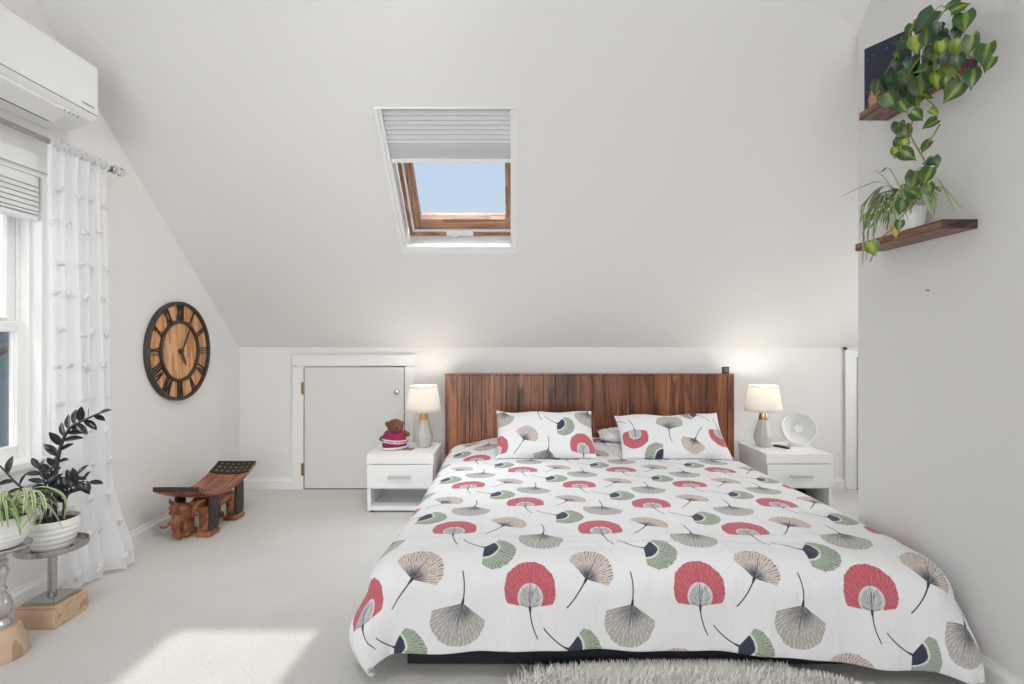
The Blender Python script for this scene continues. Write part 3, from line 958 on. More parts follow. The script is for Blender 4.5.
# ------------------------------------------------------------------ bed
HX0, HX1, HZ = -.485, 1.605, .870
bed = thing('bed', 'low king bed with dark stained plank headboard and black base', 'bed', (.56, 2.8, 0))
mb = MB().box(-.365, 1.45, 1.775, 3.80, .085, .185); b1 = mb.build('side_rail', 'navy', bed, world=True, bevel=.012, bseg=3)
mb = MB().box(-.355, 1.44, 1.780, 3.79, .008, .088); mb.build('plinth', 'black', bed, world=True, bevel=.006)
mb = MB()
nb = 23; wv = (HX1-HX0-.045)/nb
for k in range(nb):
    x0 = HX0 + k*wv
    mb.box(x0+.0008, x0+wv-.0008, 3.806, 3.850, .02, HZ-.012)
hb = mb.build('headboard', 'headboard', bed, world=True, bevel=.0025)
mb = MB().box(HX0-.002, HX1+.002, 3.800, 3.862, HZ-.012, HZ)
mb.build('top_cap', 'headboard', bed, world=True, bevel=.003)
mb = MB().box(HX1-.045, HX1, 3.798, 3.858, .02, HZ-.012); mb.build('end_post', 'headboard', bed, world=True, bevel=.003)
ms = MB().box(-.33, 1.43, 1.825, 3.79, .188, .318).build('mattress', 'mattress', bevel=.04, bseg=4)
tag(ms, 'white mattress lying under the ginkgo print duvet', 'mattress')

# duvet
DVX0, DVX1, DVF, DVH, RR = -.345, 1.375, 1.858, 3.765, .125
LL, LF = .37, .388
rnd = random.Random(11)
waves = [(rnd.uniform(2,9), rnd.uniform(2,9), rnd.uniform(0,6.28), rnd.uniform(.2,1)) for _ in range(14)]
def dtop(x, y):
    z = .372 - .012*smoothstep(2.0, 3.3, y)
    edge = smoothstep(-.42, -.05, x) * smoothstep(1.45, 1.1, x)
    z += .050*smoothstep(3.25, 3.62, y)*edge
    z += .012*edge*(smoothstep(1.8, 2.3, y))
    w = sum(a*sin(fx*x+fy*y+p) for fx, fy, p, a in waves)
    z += .0018*w
    # long soft creases running across the bed
    z += .004*math.exp(-((y-1.935-.03*x)/.02)**2) - .003*math.exp(-((y-2.35+.05*x)/.03)**2)
    z += .003*math.exp(-((y-2.9-.06*x)/.025)**2)
    z += .005*math.exp(-((y-1.905+.02*x)/.012)**2)*smoothstep(.0,.2,x)*smoothstep(1.2,1.0,x)
    return z
def dcloth(u, v):
    cxx = min(max(u, DVX0), DVX1); cyy = max(v, DVF)
    ox, oy = u-cxx, v-cyy
    d = math.hypot(ox, oy)
    if d > .34: d = .34 + (d-.34)*.62
    zt = dtop(cxx, min(cyy, DVH))
    if d < 1e-6: return Vector((u, v, zt))
    dd = math.hypot(ox, oy); nx, ny = ox/dd, oy/dd
    q = RR*pi/2
    corner = 4*(nx*nx)*(ny*ny)          # 1 on the diagonal
    phi = math.atan2(abs(ny), abs(nx))
    if d < q:
        h = RR*sin(d/RR); z = zt - RR*(1-cos(d/RR))
    else:
        e = d-q
        if ny < -.9: ff = .05 + .055*sin(u*7.0+1.0) + .035*sin(u*17.0) + .02*sin(u*31+2)
        elif abs(nx) > .9: ff = .05 + .05*sin(v*6.0+.5) + .03*sin(v*15)
        else: ff = .06
        fold = corner*(.16*(1+sin(phi*6.0+.4)) + .09*(1+sin(phi*15.0+1)))*(1-.55*min(1,e/.3))
        puff = corner*(.060 if nx < 0 else .030)*sin(min(1.0, e/.30)*pi)
        h = RR + e*(.03 + ff + fold) + puff
        z = zt - RR - e*(1 - .08*corner)
    floor = .014 + .006*sin(u*23+v*19)
    if z < floor:
        ex = floor - z
        h += .10*ex; z = floor + .02*ex*(1+sin(u*40+v*31))
    p = Vector((cxx + nx*h, cyy + ny*h, z))
    if nx < 0: p.x += .06*corner*smoothstep(.16, .0, z)
    if u < DVX0 + .2:
        p.x -= .035*smoothstep(2.3, 1.75, v)*smoothstep(DVX0+.2, DVX0-.1, u)
    if u > DVX1 - .35:   # the right foot corner is pulled out toward the viewer
        k = smoothstep(DVX1-.35, DVX1+.10, u)
        p.y -= .075*k*smoothstep(1.95, 1.50, v); p.x -= .035*k*smoothstep(1.80, 1.52, v)
    p.x = min(p.x, 1.512)
    return p
U0, U1, V0, V1 = DVX0-LL, DVX1+LL*.95, DVF-LF, DVH
def foot_edge(u):       # the hem dips and rises along the foot
    return .020*sin(u*3.1+.6) + .008*sin(u*9.0) - .018*(u-.5)
def dfn(a, b):
    u = U0 + (U1-U0)*a; v = V0 + (V1-V0)*b
    if b < .35: v += foot_edge(u)*(1-b/.35)
    return u, v
def duv_(u, v): return (u, v if v > 1.95 else 1.95 - (1.95-v)*.93)
mb = MB()
mb.grid(lambda a, b: dcloth(*dfn(a, b)), 170, 170, lambda a, b: duv_(*dfn(a, b)))
dv = mb.build('duvet', 'ginkgo', smooth=True, solid=-.014, subsurf=1)
tag(dv, 'white duvet printed with ginkgo leaves spread over the bed', 'duvet')

# pillows
def pillow(name, label, c, w, h, t, tilt, roll=0.0, uvo=(0,0), flip=1, seed=0):
    rd = random.Random(seed); ph = [rd.uniform(0,6.28) for _ in range(6)]
    R = Matrix.Rotation(roll, 4, 'Y') @ Matrix.Rotation(tilt, 4, 'X')
    mb = MB()
    def surf(sgn):
        def fn(a, b):
            s, r = a*2-1, b*2-1
            th = t/2*max(0.0, (1-abs(s)**2.6)*(1-abs(r)**2.6))**.5
            th *= 1 + .06*sin(3*s+ph[0]) + .06*sin(4*r+ph[1])
            x = s*w/2*(1 - .045*(1-r*r)**1 * abs(s)**2)
            y = r*h/2*(1 - .06*(1-s*s)**1 * abs(r)**2) - .014*max(0, r)*(1-s*s) + .006*sin(7*s+ph[4])*max(0, r)
            z = sgn*th + .006*sin(5*s+ph[2])*sin(4*r+ph[3])
            return R @ Vector((x, y, z))
        def rest(a, b):
            q = fn(a, b); g = Vector(c) + q
            q.z = max(q.z, dtop(min(max(g.x, DVX0), DVX1), min(max(g.y, DVF), DVH)) + .004 - c[2] + (.012 if sgn > 0 else 0)*min(1, 4*(1-abs(2*a-1)))*min(1, 4*(1-abs(2*b-1))))
            return q
        return rest
    def uvf(a, b):
        x, y = (a-.5)*w, (b-.5)*h
        return (flip*(x-uvo[0])+.06, flip*(y-uvo[1])+2.294)
    mb.grid(surf(1), 44, 34, uvf)
    n0 = len(mb.f)
    mb.grid(surf(-1), 44, 34, uvf)
    mb.f[n0:] = [q[::-1] for q in mb.f[n0:]]
    o = mb.build(name, 'ginkgo', smooth=True)
    o.location = c
    return tag(o, label, 'pillow', 'ginkgo print pillows')
pillow('pillow', 'ginkgo print pillow on the left leaning toward the headboard', (.212, 3.39, .505), .635, .37, .15, math.radians(47), 0, (.235,-.165), 1, 1)
pillow('pillow', 'ginkgo print pillow on the right leaning toward the headboard', (1.025, 3.385, .495), .685, .36, .14, math.radians(45), math.radians(-1.0), (-.25,.02), -1, 2)
pillow('pillow', 'ginkgo print pillow lying flat behind the right pillow', (.955, 3.645, .462), .74, .24, .09, math.radians(6), 0, (-.30,.03), 1, 3)

# little digital clock standing on the headboard
dc = thing('desk_clock', 'small black digital clock on the right end of the headboard', 'clock', (1.555, 3.831, HZ))
box(-.022, .022, -.016, .016, 0, .050).build('case', 'black_plastic', dc, bevel=.004)
box(-.015, .015, -.0175, -.015, .014, .042).build('screen', plain('lcd_screen', (.14,.15,.15), .25, nz=.1), dc)

# ------------------------------------------------------------------ nightstands
def nightstand(label, loc, W=.432, Dp=.40, H=.375):
    t = thing('nightstand', label, 'nightstand', loc, 0, 'white bedside nightstands')
    w = W/2
    box(-w, w, 0, Dp, H-.062, H).build('top_slab', 'white', t, bevel=.003)
    mb = MB()
    th = .022
    mb.box(-w+.004, -w+.004+th, .004, Dp, .012, H-.062); mb.box(w-.004-th, w-.004, .004, Dp, .012, H-.062)
    mb.box(-w+.004+th, w-.004-th, Dp-.016, Dp, .03, H-.062)
    mb.box(-w+.004+th, w-.004-th, .020, Dp-.016, .148, .160)
    mb.build('carcass', 'white', t, bevel=.0015)
    box(-w+.004+th, w-.004-th, .004, Dp-.016, .012, .040).build('bottom_board', 'white', t, bevel=.0015)
    dr = box(-w+.004, w-.004, -.006, .012, .160, H-.066).build('drawer', 'white', t, bevel=.002)
    mb = MB().box(-.072, .072, -.032, -.020, .226, .242); mb.box(-.072, -.062, -.022, -.005, .226, .242); mb.box(.062, .072, -.022, -.005, .226, .242)
    mb.build('handle', 'chrome', dr, bevel=.0015)
    mb = MB()
    for sx in (-1, 1):
        for y in (.03, Dp-.03): MB().lathe([(.012,0),(.012,.012)], (sx*(w-.03), y, 0), 12).build('foot_pad', 'black_plastic', t)
    return t
NS1 = (-.722, 3.39, 0); NS2 = (1.861, 3.40, 0)
nightstand('white nightstand on the left side of the bed, in front of the access door', NS1)
nightstand('white nightstand on the right side of the bed, in the nook', NS2, Dp=.42)

def lamp(label, loc, neck, twist):
    t = thing('table_lamp', label, 'lamp', loc, twist, 'bedside table lamps')
    # faceted ceramic body
    mb = MB()
    prof = [(.046,0),(.0485,.004),(.066,.070),(.064,.082),(.036,.182),(.033,.186)]
    mb.lathe(prof, seg=9)
    mb.build('body', 'ceramic', t, bevel=.0025)
    MB().lathe([(.031,.184),(.032,.188),(.024,.238),(.020,.242)], seg=28).build('neck', neck, t, smooth=True, sharp=.5)
    MB().lathe([(.008,.24),(.008,.262),(.014,.264),(.014,.29),(.010,.292)], seg=18).build('socket', 'white_plastic', t, smooth=True, sharp=.5)
    MB().lathe([(.010,.29),(.022,.31),(.029,.335),(.022,.358),(0,.366)], seg=20).build('bulb', M['bulb'], t, smooth=True)
    mb = MB()
    def sh(a, b):
        an = 2*pi*a; r = .122 - .030*b
        return Vector((r*cos(an), r*sin(an), .245 + .178*b))
    mb.grid(sh, 48, 6); mb.build('shade', 'lampshade', t, smooth=True, solid=.0012)
    mb = MB()
    for zz, r in ((.247,.1225),(.421,.0928)):
        MB().tube([(r*cos(2*pi*k/40), r*sin(2*pi*k/40), zz) for k in range(41)], .0018, 6, cap=False).build('shade_trim', 'lampshade', t, smooth=True)
    mb = MB().tube([(-.091,0,.418),(.091,0,.418)], .0014, 6).tube([(0,-.091,.418),(0,.091,.418)], .0014, 6)
    mb.tube([(0,0,.292),(0,0,.418)], .002, 6).build('harp', 'steel', t)
    L = bpy.data.lights.new('bulb_light', 'POINT'); L.energy = 2.6; L.color = (1.0,.93,.81); L.shadow_soft_size = .03
    lo = bpy.data.objects.new('bulb_light', L); COL.objects.link(lo); lo.parent = t; lo.location = (0,0,.385)
    return t
bm_, bn, bb = new_mat('lit_bulb', (1,.9,.7), .4)
bb.inputs['Emission Color'].default_value = (1,.85,.6,1); bb.inputs['Emission Strength'].default_value = 2.0
M['bulb'] = bm_
lamp('lit table lamp with wooden neck on the left nightstand', (-.615, 3.655, .375), 'lamp_wood', .2)
lamp('lit table lamp with copper neck on the right nightstand', (1.752, 3.665, .375), 'copper', .5)

# wake-up light
wk = thing('wakeup_light', 'round white wake-up light on the right nightstand', 'lamp', (1.995, 3.665, .375), math.radians(-16))
def dish(prof, tilt, cz):
    mb = MB().lathe(prof, seg=56, cap=False)
    R = Matrix.Rotation(tilt, 3, 'X')
    for v in mb.v: v.xyz = R @ Vector((v.x, -v.z, v.y)) + Vector((0,0,cz))
    return mb
TL, CZ = math.radians(-8), .122
dish([(.096,.030),(.100,.034),(.107,.034),(.112,.026),(.112,.006),(.100,-.016),(.06,-.030),(0,-.032)], TL, CZ).build('housing', 'white_plastic', wk, smooth=True, sharp=.9)
dish([(.097,.031),(.088,.022),(.055,.012),(.031,.009)], TL, CZ).build('diffuser', 'pane_disc', wk, smooth=True)
dish([(.031,.009),(.030,.016),(.026,.019),(0,.020)], TL, CZ).build('display', 'white', wk, smooth=True, sharp=.6)
MB().lathe([(.064,0),(.066,.004),(.066,.014),(.058,.020),(0,.020)], seg=40, sy=.62).build('base', 'white_plastic', wk, smooth=True, sharp=.6)

rm = thing('remote_control', 'small black remote on the right nightstand beside the lamp', 'remote', (1.852, 3.615, .375), math.radians(24))
box(-.018, .018, -.055, .055, 0, .012).build('body', 'black_plastic', rm, bevel=.004)
mb = MB()
for k in range(4):
    for i in (-1, 0, 1): mb.box(i*.010-.003, i*.010+.003, -.03+k*.018, -.023+k*.018, .012, .0135)
mb.build('buttons', 'dark', rm)

co = thing('coaster', 'small square putty-coloured coaster on the left nightstand', 'coaster', (-.700, 3.545, .375), math.radians(-6))
box(-.036, .036, -.036, .036, 0, .006).build('tile', 'putty', co, bevel=.002)
box(-.030, .030, -.030, .030, .006, .0072).build('inset', 'brass', co)

mb = MB()
mb.ball((0,0,.050), .085, .07, .050); mb.ball((.04,-.01,.040), .06, .06, .040); mb.ball((-.05,.02,.050), .06, .05, .050)
po = mb.build('bundle', 'black', remesh=.008); po.location = (1.880, 3.56, .0415)
tag(po, 'dark bundle tucked in the open shelf of the right nightstand', 'bundle')

# ------------------------------------------------------------------ plush toy
pt = thing('plush_toy', 'brown plush bear in a magenta gown with white ribbon on the left nightstand', 'plush toy', (-.800, 3.585, .375), math.radians(14))
mb = MB()
mb.ball((.004,-.004,.152), .056, .050, .050); mb.ball((.014,-.044,.140), .028, .024, .022)
mb.ball((0,.0,.112), .040, .038, .03)
for sx in (-1, 1): mb.ball((sx*.050, .004, .168), .014, .012, .018)
for sx, az in ((-1,.074), (1,.098)):
    mb.tube([(sx*.045,-.002,.098), (sx*.068,-.012,az+.004), (sx*.082,-.024,az)], [.022,.020,.018], 12)
    mb.ball((sx*.083,-.026,az), .019, .018, .018)
mb.build('body', 'brown_plush', pt, remesh=.004)
mb = MB().lathe([(.070,.004),(.080,.010),(.084,.035),(.078,.068),(.064,.095),(.044,.114),(.036,.118)], seg=36, sy=.86)
for sx in (-1, 1): mb.tube([(sx*.035,0,.100), (sx*.058,-.008,.090)], [.032,.027], 14)
mb.build('gown', 'magenta', pt, remesh=.005)
MB().ball((.016,-.068,.146), .009, .007, .007, 12, 8).build('nose', 'brown_dark', pt, smooth=True)
for sx in (-1, 1): MB().ball((.008+sx*.020, -.049, .166), .0045, .003, .0045, 10, 8).build('eye', 'black_plastic', pt, smooth=True)
mb = MB()
def rib(a, b):
    an = pi*(.98 + 1.06*a) ; r = .091 + .004*sin(a*9)
    return Vector((r*cos(an), r*.88*sin(an), .050 - .010*a + .024*b + .004*sin(a*8)))
mb.grid(rib, 40, 3)
def rib2(a, b):
    an = pi*(1.02 + 1.0*a); r = .091 + .004*sin(a*7+1)
    return Vector((r*cos(an), r*.88*sin(an), .003 + .014*b + .012*a*a))
mb.grid(rib2, 40, 3)
rb = mb.build('ribbon', 'white_cloth', pt, smooth=True, solid=.002)
mb = MB()   # dark illegible lettering band on the ribbon, as short strokes
for k in range(26):
    if k in (4, 13): continue
    a = .16 + k*.026; an = pi*(.98 + 1.06*a); r = .0945 + .004*sin(a*9)
    z = .050 - .010*a + .012 + .004*sin(a*8)
    hgt = .008 if k % 3 else .011
    mb.obox((r*cos(an), r*.88*sin(an), z), (-sin(an), cos(an), 0), (cos(an), sin(an), 0), (0,0,1), .0045 if k % 2 else .003, .002, hgt)
mb.build('ribbon_lettering', 'ink', rb)
MB().ball((.085, .0, .022), .020, .016, .018, 14, 10).build('ribbon_bow', 'white_cloth', pt, smooth=True)

# ------------------------------------------------------------------ shelves on the right wall
def shelf(label, z, d0, d1):
    t = thing('wall_shelf', label, 'shelf', (XR, (d0+d1)/2, z), 0, 'walnut wall shelves')
    dd = (d1-d0)/2
    mb = MB()
    mb.box(-.118, -.001, -dd+.0, dd, 0, .030)
    mb.build('board', 'walnut', t, bevel=.002)
    box(-.1185, -.001, -dd-.0012, -dd+.0005, .0, .0302).build('end_face', 'end_grain', t)
    return t
shelf('walnut wall shelf, lower one on the right wall, holding a spider plant', 1.473, 1.728, 2.165)
shelf('walnut wall shelf, upper one on the right wall, holding the trailing plant', 2.000, 1.728, 2.140)
nl = MB().tube([(XR, 0, 0), (XR-.012, 0, .002)], .0035, 8).build('wall_pin', 'steel')
nl.location = (0, XR*F/(929.5-512), CAMZ + (342-290.5)/F*(XR*F/(929.5-512)))
tag(nl, 'tiny metal pin in the right wall below the shelves', 'pin')

# canvas print
cp = thing('canvas_print', 'dark blue starry print standing on the upper wall shelf', 'picture', (1.468, 2.065, 2.030), 0)
a = Vector((1.432, 2.130, 0)); b = Vector((1.512, 1.985, 0)); ax = (b-a).normalized(); nx = Vector((ax.y, -ax.x, 0))
L = (b-a).length; cen = (a+b)/2 - Vector((1.468, 2.065, 0))
mb = MB().obox(cen + Vector((0,0,.127)), ax, nx, (0,0,1), L, .016, .254); mb.build('stretcher', 'trim', cp, bevel=.001)
mb = MB()
pts = [cen + ax*(-L/2), cen + ax*(L/2)]
front = nx*(-.009) if nx.y > 0 else nx*.009
for i_, (p, u) in enumerate(((pts[0],0),(pts[1],1))):
    mb.addv(p+front+Vector((0,0,.001)), (u,0)); mb.addv(p+front+Vector((0,0,.253)), (u,1))
back = front*.6
for i_, (p, u) in enumerate(((pts[0],0),(pts[1],1))):
    mb.addv(p+back+Vector((0,0,.001)), (u,0)); mb.addv(p+back+Vector((0,0,.253)), (u,1))
mb.f += [(0,2,3,1), (4,5,7,6), (0,1,5,4), (2,6,7,3), (1,3,7,5), (0,4,6,2)]
mb.build('print', 'starry', cp)

# ------------------------------------------------------------------ leaves
def leaf(mb, base, direc, L, W, nrm, curl=.25, heart=True, fold=.25, n=7, m=4):
    """add a curved leaf blade from base along direc; UV x across, y along"""
    d = Vector(direc).normalized(); nv = Vector(nrm); nv = (nv - d*nv.dot(d)).normalized(); sd = d.cross(nv)
    i0 = len(mb.v); base = Vector(base)
    for j in range(n+1):
        t = j/n
        if heart: w = (math.sin(pi*min(1, t*.80+.20))**.75) * (1-t**3.2) * 1.08
        else: w = math.sin(pi*(t*.94+.03))**.8
        w = max(w, .015)
        cc = base + d*L*t - nv*(curl*L*t*t)
        back = -.10*L*(1-t)**6 if heart else 0
        for k in range(-m//2, m//2+1):
            s = k/(m/2)
            p = cc + sd*(s*w*W/2) + nv*(fold*abs(s)*w*W/2) + d*back*abs(s)
            mb.addv(p, (.5+.5*s, t))
    for j in range(n):
        for k in range(m):
            p = i0 + j*(m+1) + k
            mb.f.append((p, p+1, p+m+2, p+m+1))
def blade(mb, pts, w, fold=.3, side=None):
    """narrow strap leaf along points; UV x across"""
    pts = catmull(pts, 5); n = len(pts); i0 = len(mb.v)
    for j, p in enumerate(pts):
        t = (pts[min(j+1,n-1)] - pts[max(j-1,0)]).normalized()
        s = side if side is not None else t.cross(Vector((0,0,1)))
        s = Vector(s) - t*Vector(s).dot(t)
        if s.length < 1e-3: s = Vector((1,0,0))
        s.normalize(); nv = s.cross(t)
        u = j/(n-1); ww = w*(math.sin(pi*(.12+.85*u))**.6)
        if j == n-1: ww = w*.05
        for q, sg in ((0,-1),(.5,0),(1,1)):
            mb.addv(p + s*sg*ww/2 + nv*abs(sg)*fold*ww/2, (q, u))
    for j in range(n-1):
        for k in range(2):
            p = i0 + j*3 + k; mb.f.append((p, p+1, p+4, p+3))

# trailing philodendron in a glass jar
JC = Vector((1.470, 1.845, 2.030))
ph = thing('trailing_plant', 'trailing green plant in a glass jar on the upper wall shelf', 'plant', JC)
MB().lathe([(.040,.001),(.046,.005),(.046,.115),(.036,.135),(.036,.165),(.0395,.170),(.034,.170),(.0335,.135),(.043,.112),(.043,.008),(0,.005)], seg=32, cap=False).build('jar', 'jar_glass', ph, smooth=True, sharp=.9)
MB().lathe([(0,.007),(.0418,.009),(.0418,.085),(0,.086)], seg=28).build('water', 'water', ph, smooth=True, sharp=.6)
mb = MB()
rnd = random.Random(5)
for k in range(12):
    a = rnd.uniform(0,6.28)
    mb.tube(catmull([(0,0,.16), (.012*cos(a), .012*sin(a), .10), (.03*cos(a), .03*sin(a), .05), (.026*cos(a+1), .026*sin(a+1), .018)], 4), .0016, 5)
mb.build('roots', plain('root', (.28,.22,.12), .7, nz=.2), ph, smooth=True)
JT = JC + Vector((0,0,.165))
def vp(x, y, X=1.41): return atx(x, y, X)
VINES = [
  [JT, vp(940,38,1.44), vp(928,62,1.39), vp(922,90,1.38), vp(918,110,1.39), vp(910,130,1.40), vp(917,148,1.41), vp(925,163,1.385), vp(922,185,1.350), vp(916,200,1.345), vp(902,216,1.345), vp(893,228,1.345), vp(880,240,1.345), vp(870,262,1.345)],
  [JT, vp(930,16,1.42), vp(915,22,1.40), vp(903,40,1.39), vp(895,58,1.38), vp(886,72,1.38), vp(878,84,1.38)],
  [JT, vp(945,10,1.43), vp(955,4,1.42), vp(965,6,1.41)],
  [JT, vp(952,40,1.43), vp(962,52,1.41), vp(975,58,1.41), vp(984,52,1.41)],
  [JT, vp(945,50,1.42), vp(950,66,1.39), vp(962,78,1.39)],
  [JT, vp(932,45,1.42), vp(918,60,1.38), vp(906,78,1.38), vp(896,96,1.385), vp(900,112,1.39)],
  [vp(925,97,1.38), vp(938,112,1.39), vp(928,122,1.39)],
  [vp(918,150,1.41), vp(930,140,1.41), vp(940,124,1.42)],
  [vp(912,128,1.40), vp(900,122,1.40), vp(896,130,1.40)],
]
mb = MB(); allp = []
for vpts in VINES:
    c = catmull(vpts, 6); allp += c
    mb.tube(c, .0022, 6)
mb.build('vine', 'stem', ph, world=True, smooth=True)
LEAVES = [  # x, y (photo survey), length px, direction deg (0 right, 90 down), tone
 (924,21,27,140,'d'),(961,7,20,-15,'m'),(952,3,16,190,'m'),(964,22,26,100,'m'),(916,45,22,85,'l'),(906,44,20,60,'d'),(896,64,15,95,'d'),(898,54,12,70,'d'),
 (887,81,21,80,'d'),(876,88,18,105,'m'),(924,68,22,175,'m'),(935,55,22,90,'m'),(942,48,18,80,'l'),(960,50,26,85,'l'),(969,46,24,95,'m'),(974,39,15,70,'l'),
 (984,55,26,105,'m'),(988,65,18,115,'m'),(972,79,24,95,'m'),(950,71,24,60,'l'),(952,93,28,128,'m'),(938,81,22,95,'l'),(920,88,28,92,'m'),(901,82,26,70,'d'),
 (890,102,24,60,'m'),(903,107,18,60,'m'),(916,101,18,95,'m'),(927,96,15,20,'m'),(918,116,18,35,'m'),(929,124,18,160,'m'),(898,129,18,100,'m'),(905,134,20,80,'m'),(934,112,12,40,'l'),
 (897,144,14,110,'m'),(905,145,15,80,'l'),(908,155,22,40,'m'),(925,147,16,130,'m'),(895,153,14,95,'l'),(928,162,14,190,'d'),(936,162,15,70,'d'),(926,177,24,110,'m'),(913,181,25,112,'m'),
 (929,190,17,85,'m'),(916,195,18,40,'m'),(901,208,18,90,'m'),(873,249,20,60,'l'),(899,226,14,100,'m'),(880,98,12,130,'m'),(910,30,16,120,'m'),(935,30,16,60,'d'),
 (945,60,18,110,'d'),(930,78,18,70,'d'),(910,64,18,110,'d'),(945,84,16,80,'m'),(912,94,16,120,'d'),(958,62,18,75,'d'),(925,40,18,95,'m'),(938,66,17,130,'m'),(905,94,18,95,'d'),(893,90,15,120,'d'),(955,34,15,120,'d')]
rnd = random.Random(21)
lm = {'m': MB(), 'l': MB(), 'd': MB()}; pet = MB()
for (x, y, Lp, ang, tone) in LEAVES:
    X = 1.385 + rnd.uniform(-.018,.018) if y < 125 else (1.40 if y < 165 else 1.343) + rnd.uniform(-.012,.012)
    c = vp(x, y, X); sc = c.y/F
    L = Lp*sc*.80; A = math.radians(ang)
    d = Vector((.25*cos(A), -.97*cos(A), -sin(A)))     # along the wall: right in the picture is toward the viewer
    d = Vector((cos(A)*.75, -cos(A)*.55 + rnd.uniform(-.25,.25), -sin(A)))
    nv = Vector((-.55 + rnd.uniform(-.3,.3), -.75 + rnd.uniform(-.2,.2), .35 + rnd.uniform(-.3,.3)))
    base = c - d.normalized()*L*.5
    leaf(lm[tone], base, d, L, L*rnd.uniform(.74,.88), nv, rnd.uniform(.1,.35))
    near = min(allp, key=lambda p: (p-base).length)
    mid = (near+base)/2 + Vector((0,0,.012))
    if (near-base).length > .004: MB().tube(catmull([near, mid, base], 4), .0013, 5).build('leaf_stalk', 'stem', ph, world=True, smooth=True)
for k in range(34):
    x, y = rnd.uniform(908, 975), rnd.uniform(25, 100)
    if y > 40 + (975-x)*.9 or x + y*.6 < 905: continue
    c = vp(x, y, rnd.uniform(1.41, 1.45)); L = rnd.uniform(14, 20)*c.y/F
    d = Vector((rnd.uniform(-.6,.6), rnd.uniform(-.6,.6), rnd.uniform(-1,.2)))
    leaf(lm['d' if k % 3 else 'm'], c - d.normalized()*L*.5, d, L, L*.8, (-.5+rnd.uniform(-.3,.3), -.7, .4), .25)
lm['m'].build('leaves', 'philo', ph, world=True, smooth=True)
lm['l'].build('lime_leaves', 'philo_lime', ph, world=True, smooth=True)
lm['d'].build('dark_leaves', 'philo_dark', ph, world=True, smooth=True)

# spider plant on the lower shelf
PC = Vector((1.474, 1.945, 1.503))
sp = thing('spider_plant', 'striped spider plant in a white pot on the lower wall shelf', 'plant', PC, 0, 'spider plants')
MB().lathe([(.036,0),(.040,.003),(.047,.088),(.047,.092),(.043,.092),(.041,.080),(0,.079)], seg=4*9, cap=False).build('pot', 'pot', sp, smooth=True, sharp=.6)
MB().lathe([(0,.083),(.041,.080)], seg=24, cap=False).build('soil', 'soil', sp)
tp = PC + Vector((0,0,.085))
m1, m2 = MB(), MB()
def sw(pts, w, g=0): blade(m1 if g == 0 else m2, [tp] + pts, w)
sw([vp(885,183,1.42), vp(862,187,1.40), vp(839,198,1.39)], .011)
sw([vp(890,170,1.44), vp(882,172,1.43), vp(874,170,1.42)], .010, 1)
sw([vp(884,178,1.44), vp(876,172,1.43), vp(871,170,1.42)], .008)
rnd = random.Random(9)
for k in range(84):
    a = rnd.uniform(.50*pi, 1.55*pi)        # away from the wall
    L = rnd.uniform(.075, .145) * (1.0 if abs(cos(a)) > .6 else 1.25)
    dr = Vector((cos(a)*.85, -sin(a)*1.05, 0)); hgt = rnd.uniform(.03,.085); dp = rnd.uniform(-.075,.03)
    tw = Vector((rnd.uniform(-.015,.015), rnd.uniform(-.02,.02), 0))
    q = [tp+dr*L*.30+Vector((0,0,hgt*.8)), tp+dr*L*.75+Vector((0,0,hgt))+tw, tp+dr*L*1.12+Vector((0,0,hgt*.45+dp*.4))+tw, tp+dr*L*1.32+Vector((0,0,dp))+tw*1.6]
    for z_ in q: z_.x = max(min(z_.x, XR-.012), 1.388)
    sw(q, rnd.uniform(.007,.012), int(rnd.random() < .35))
for (x1, ey) in ((866,262),(862,268),(872,256),(868,235),(860,224)):
    sw([vp(886,186,1.42), vp(x1+3, 205, 1.400), vp(x1+2, (205+ey)/2, 1.395), vp(x1, ey, 1.40)], .009)
m1.build('leaves', 'spider', sp, world=True, smooth=True)
m2.build('green_leaves', 'spider_green', sp, world=True, smooth=True)
mb = MB(); c = vp(895,231,1.395)
leaf(mb, c+Vector((0,0,.025)), (.05,-.05,-1), .052, .030, (-.5,-.8,.2)); mb.build('yellowed_leaf', 'yellow_leaf', sp, world=True, smooth=True)

# ------------------------------------------------------------------ plant stands on the left
S1 = (-1.792, 1.84, 0)
ps = thing('plant_stand', 'turned silver pedestal stand with round wooden base at the left edge', 'plant stand', S1, 0, 'plant stands')
MB().lathe([(.078,0),(.080,.006),(.077,.026),(.060,.088),(.055,.102),(.050,.105),(0,.105)], seg=48).build('wooden_base', 'oak_base', ps, smooth=True, sharp=.7)
MB().lathe([(r_*.92, .105+(z_-.125)*(.267/.271)) for r_, z_ in [(.034,.125),(.036,.130),(.030,.140),(.021,.146),(.019,.152),(.027,.160),(.036,.178),(.037,.200),(.030,.226),(.020,.240),(.017,.246),(.022,.252),(.022,.258),(.016,.264),(.019,.290),(.026,.310),(.028,.322),(.021,.336),(.016,.342),(.024,.350),(.026,.358),(.018,.366),(.022,.380),(.040,.392),(.040,.396)]], seg=40).build('turned_column', 'pewter', ps, smooth=True, sharp=.9)
MB().lathe([(.028,.371),(.084,.377),(.088,.381),(.088,.387),(.084,.389),(.082,.384),(0,.383)], seg=56).build('top_plate', 'pewter', ps, smooth=True, sharp=.7)

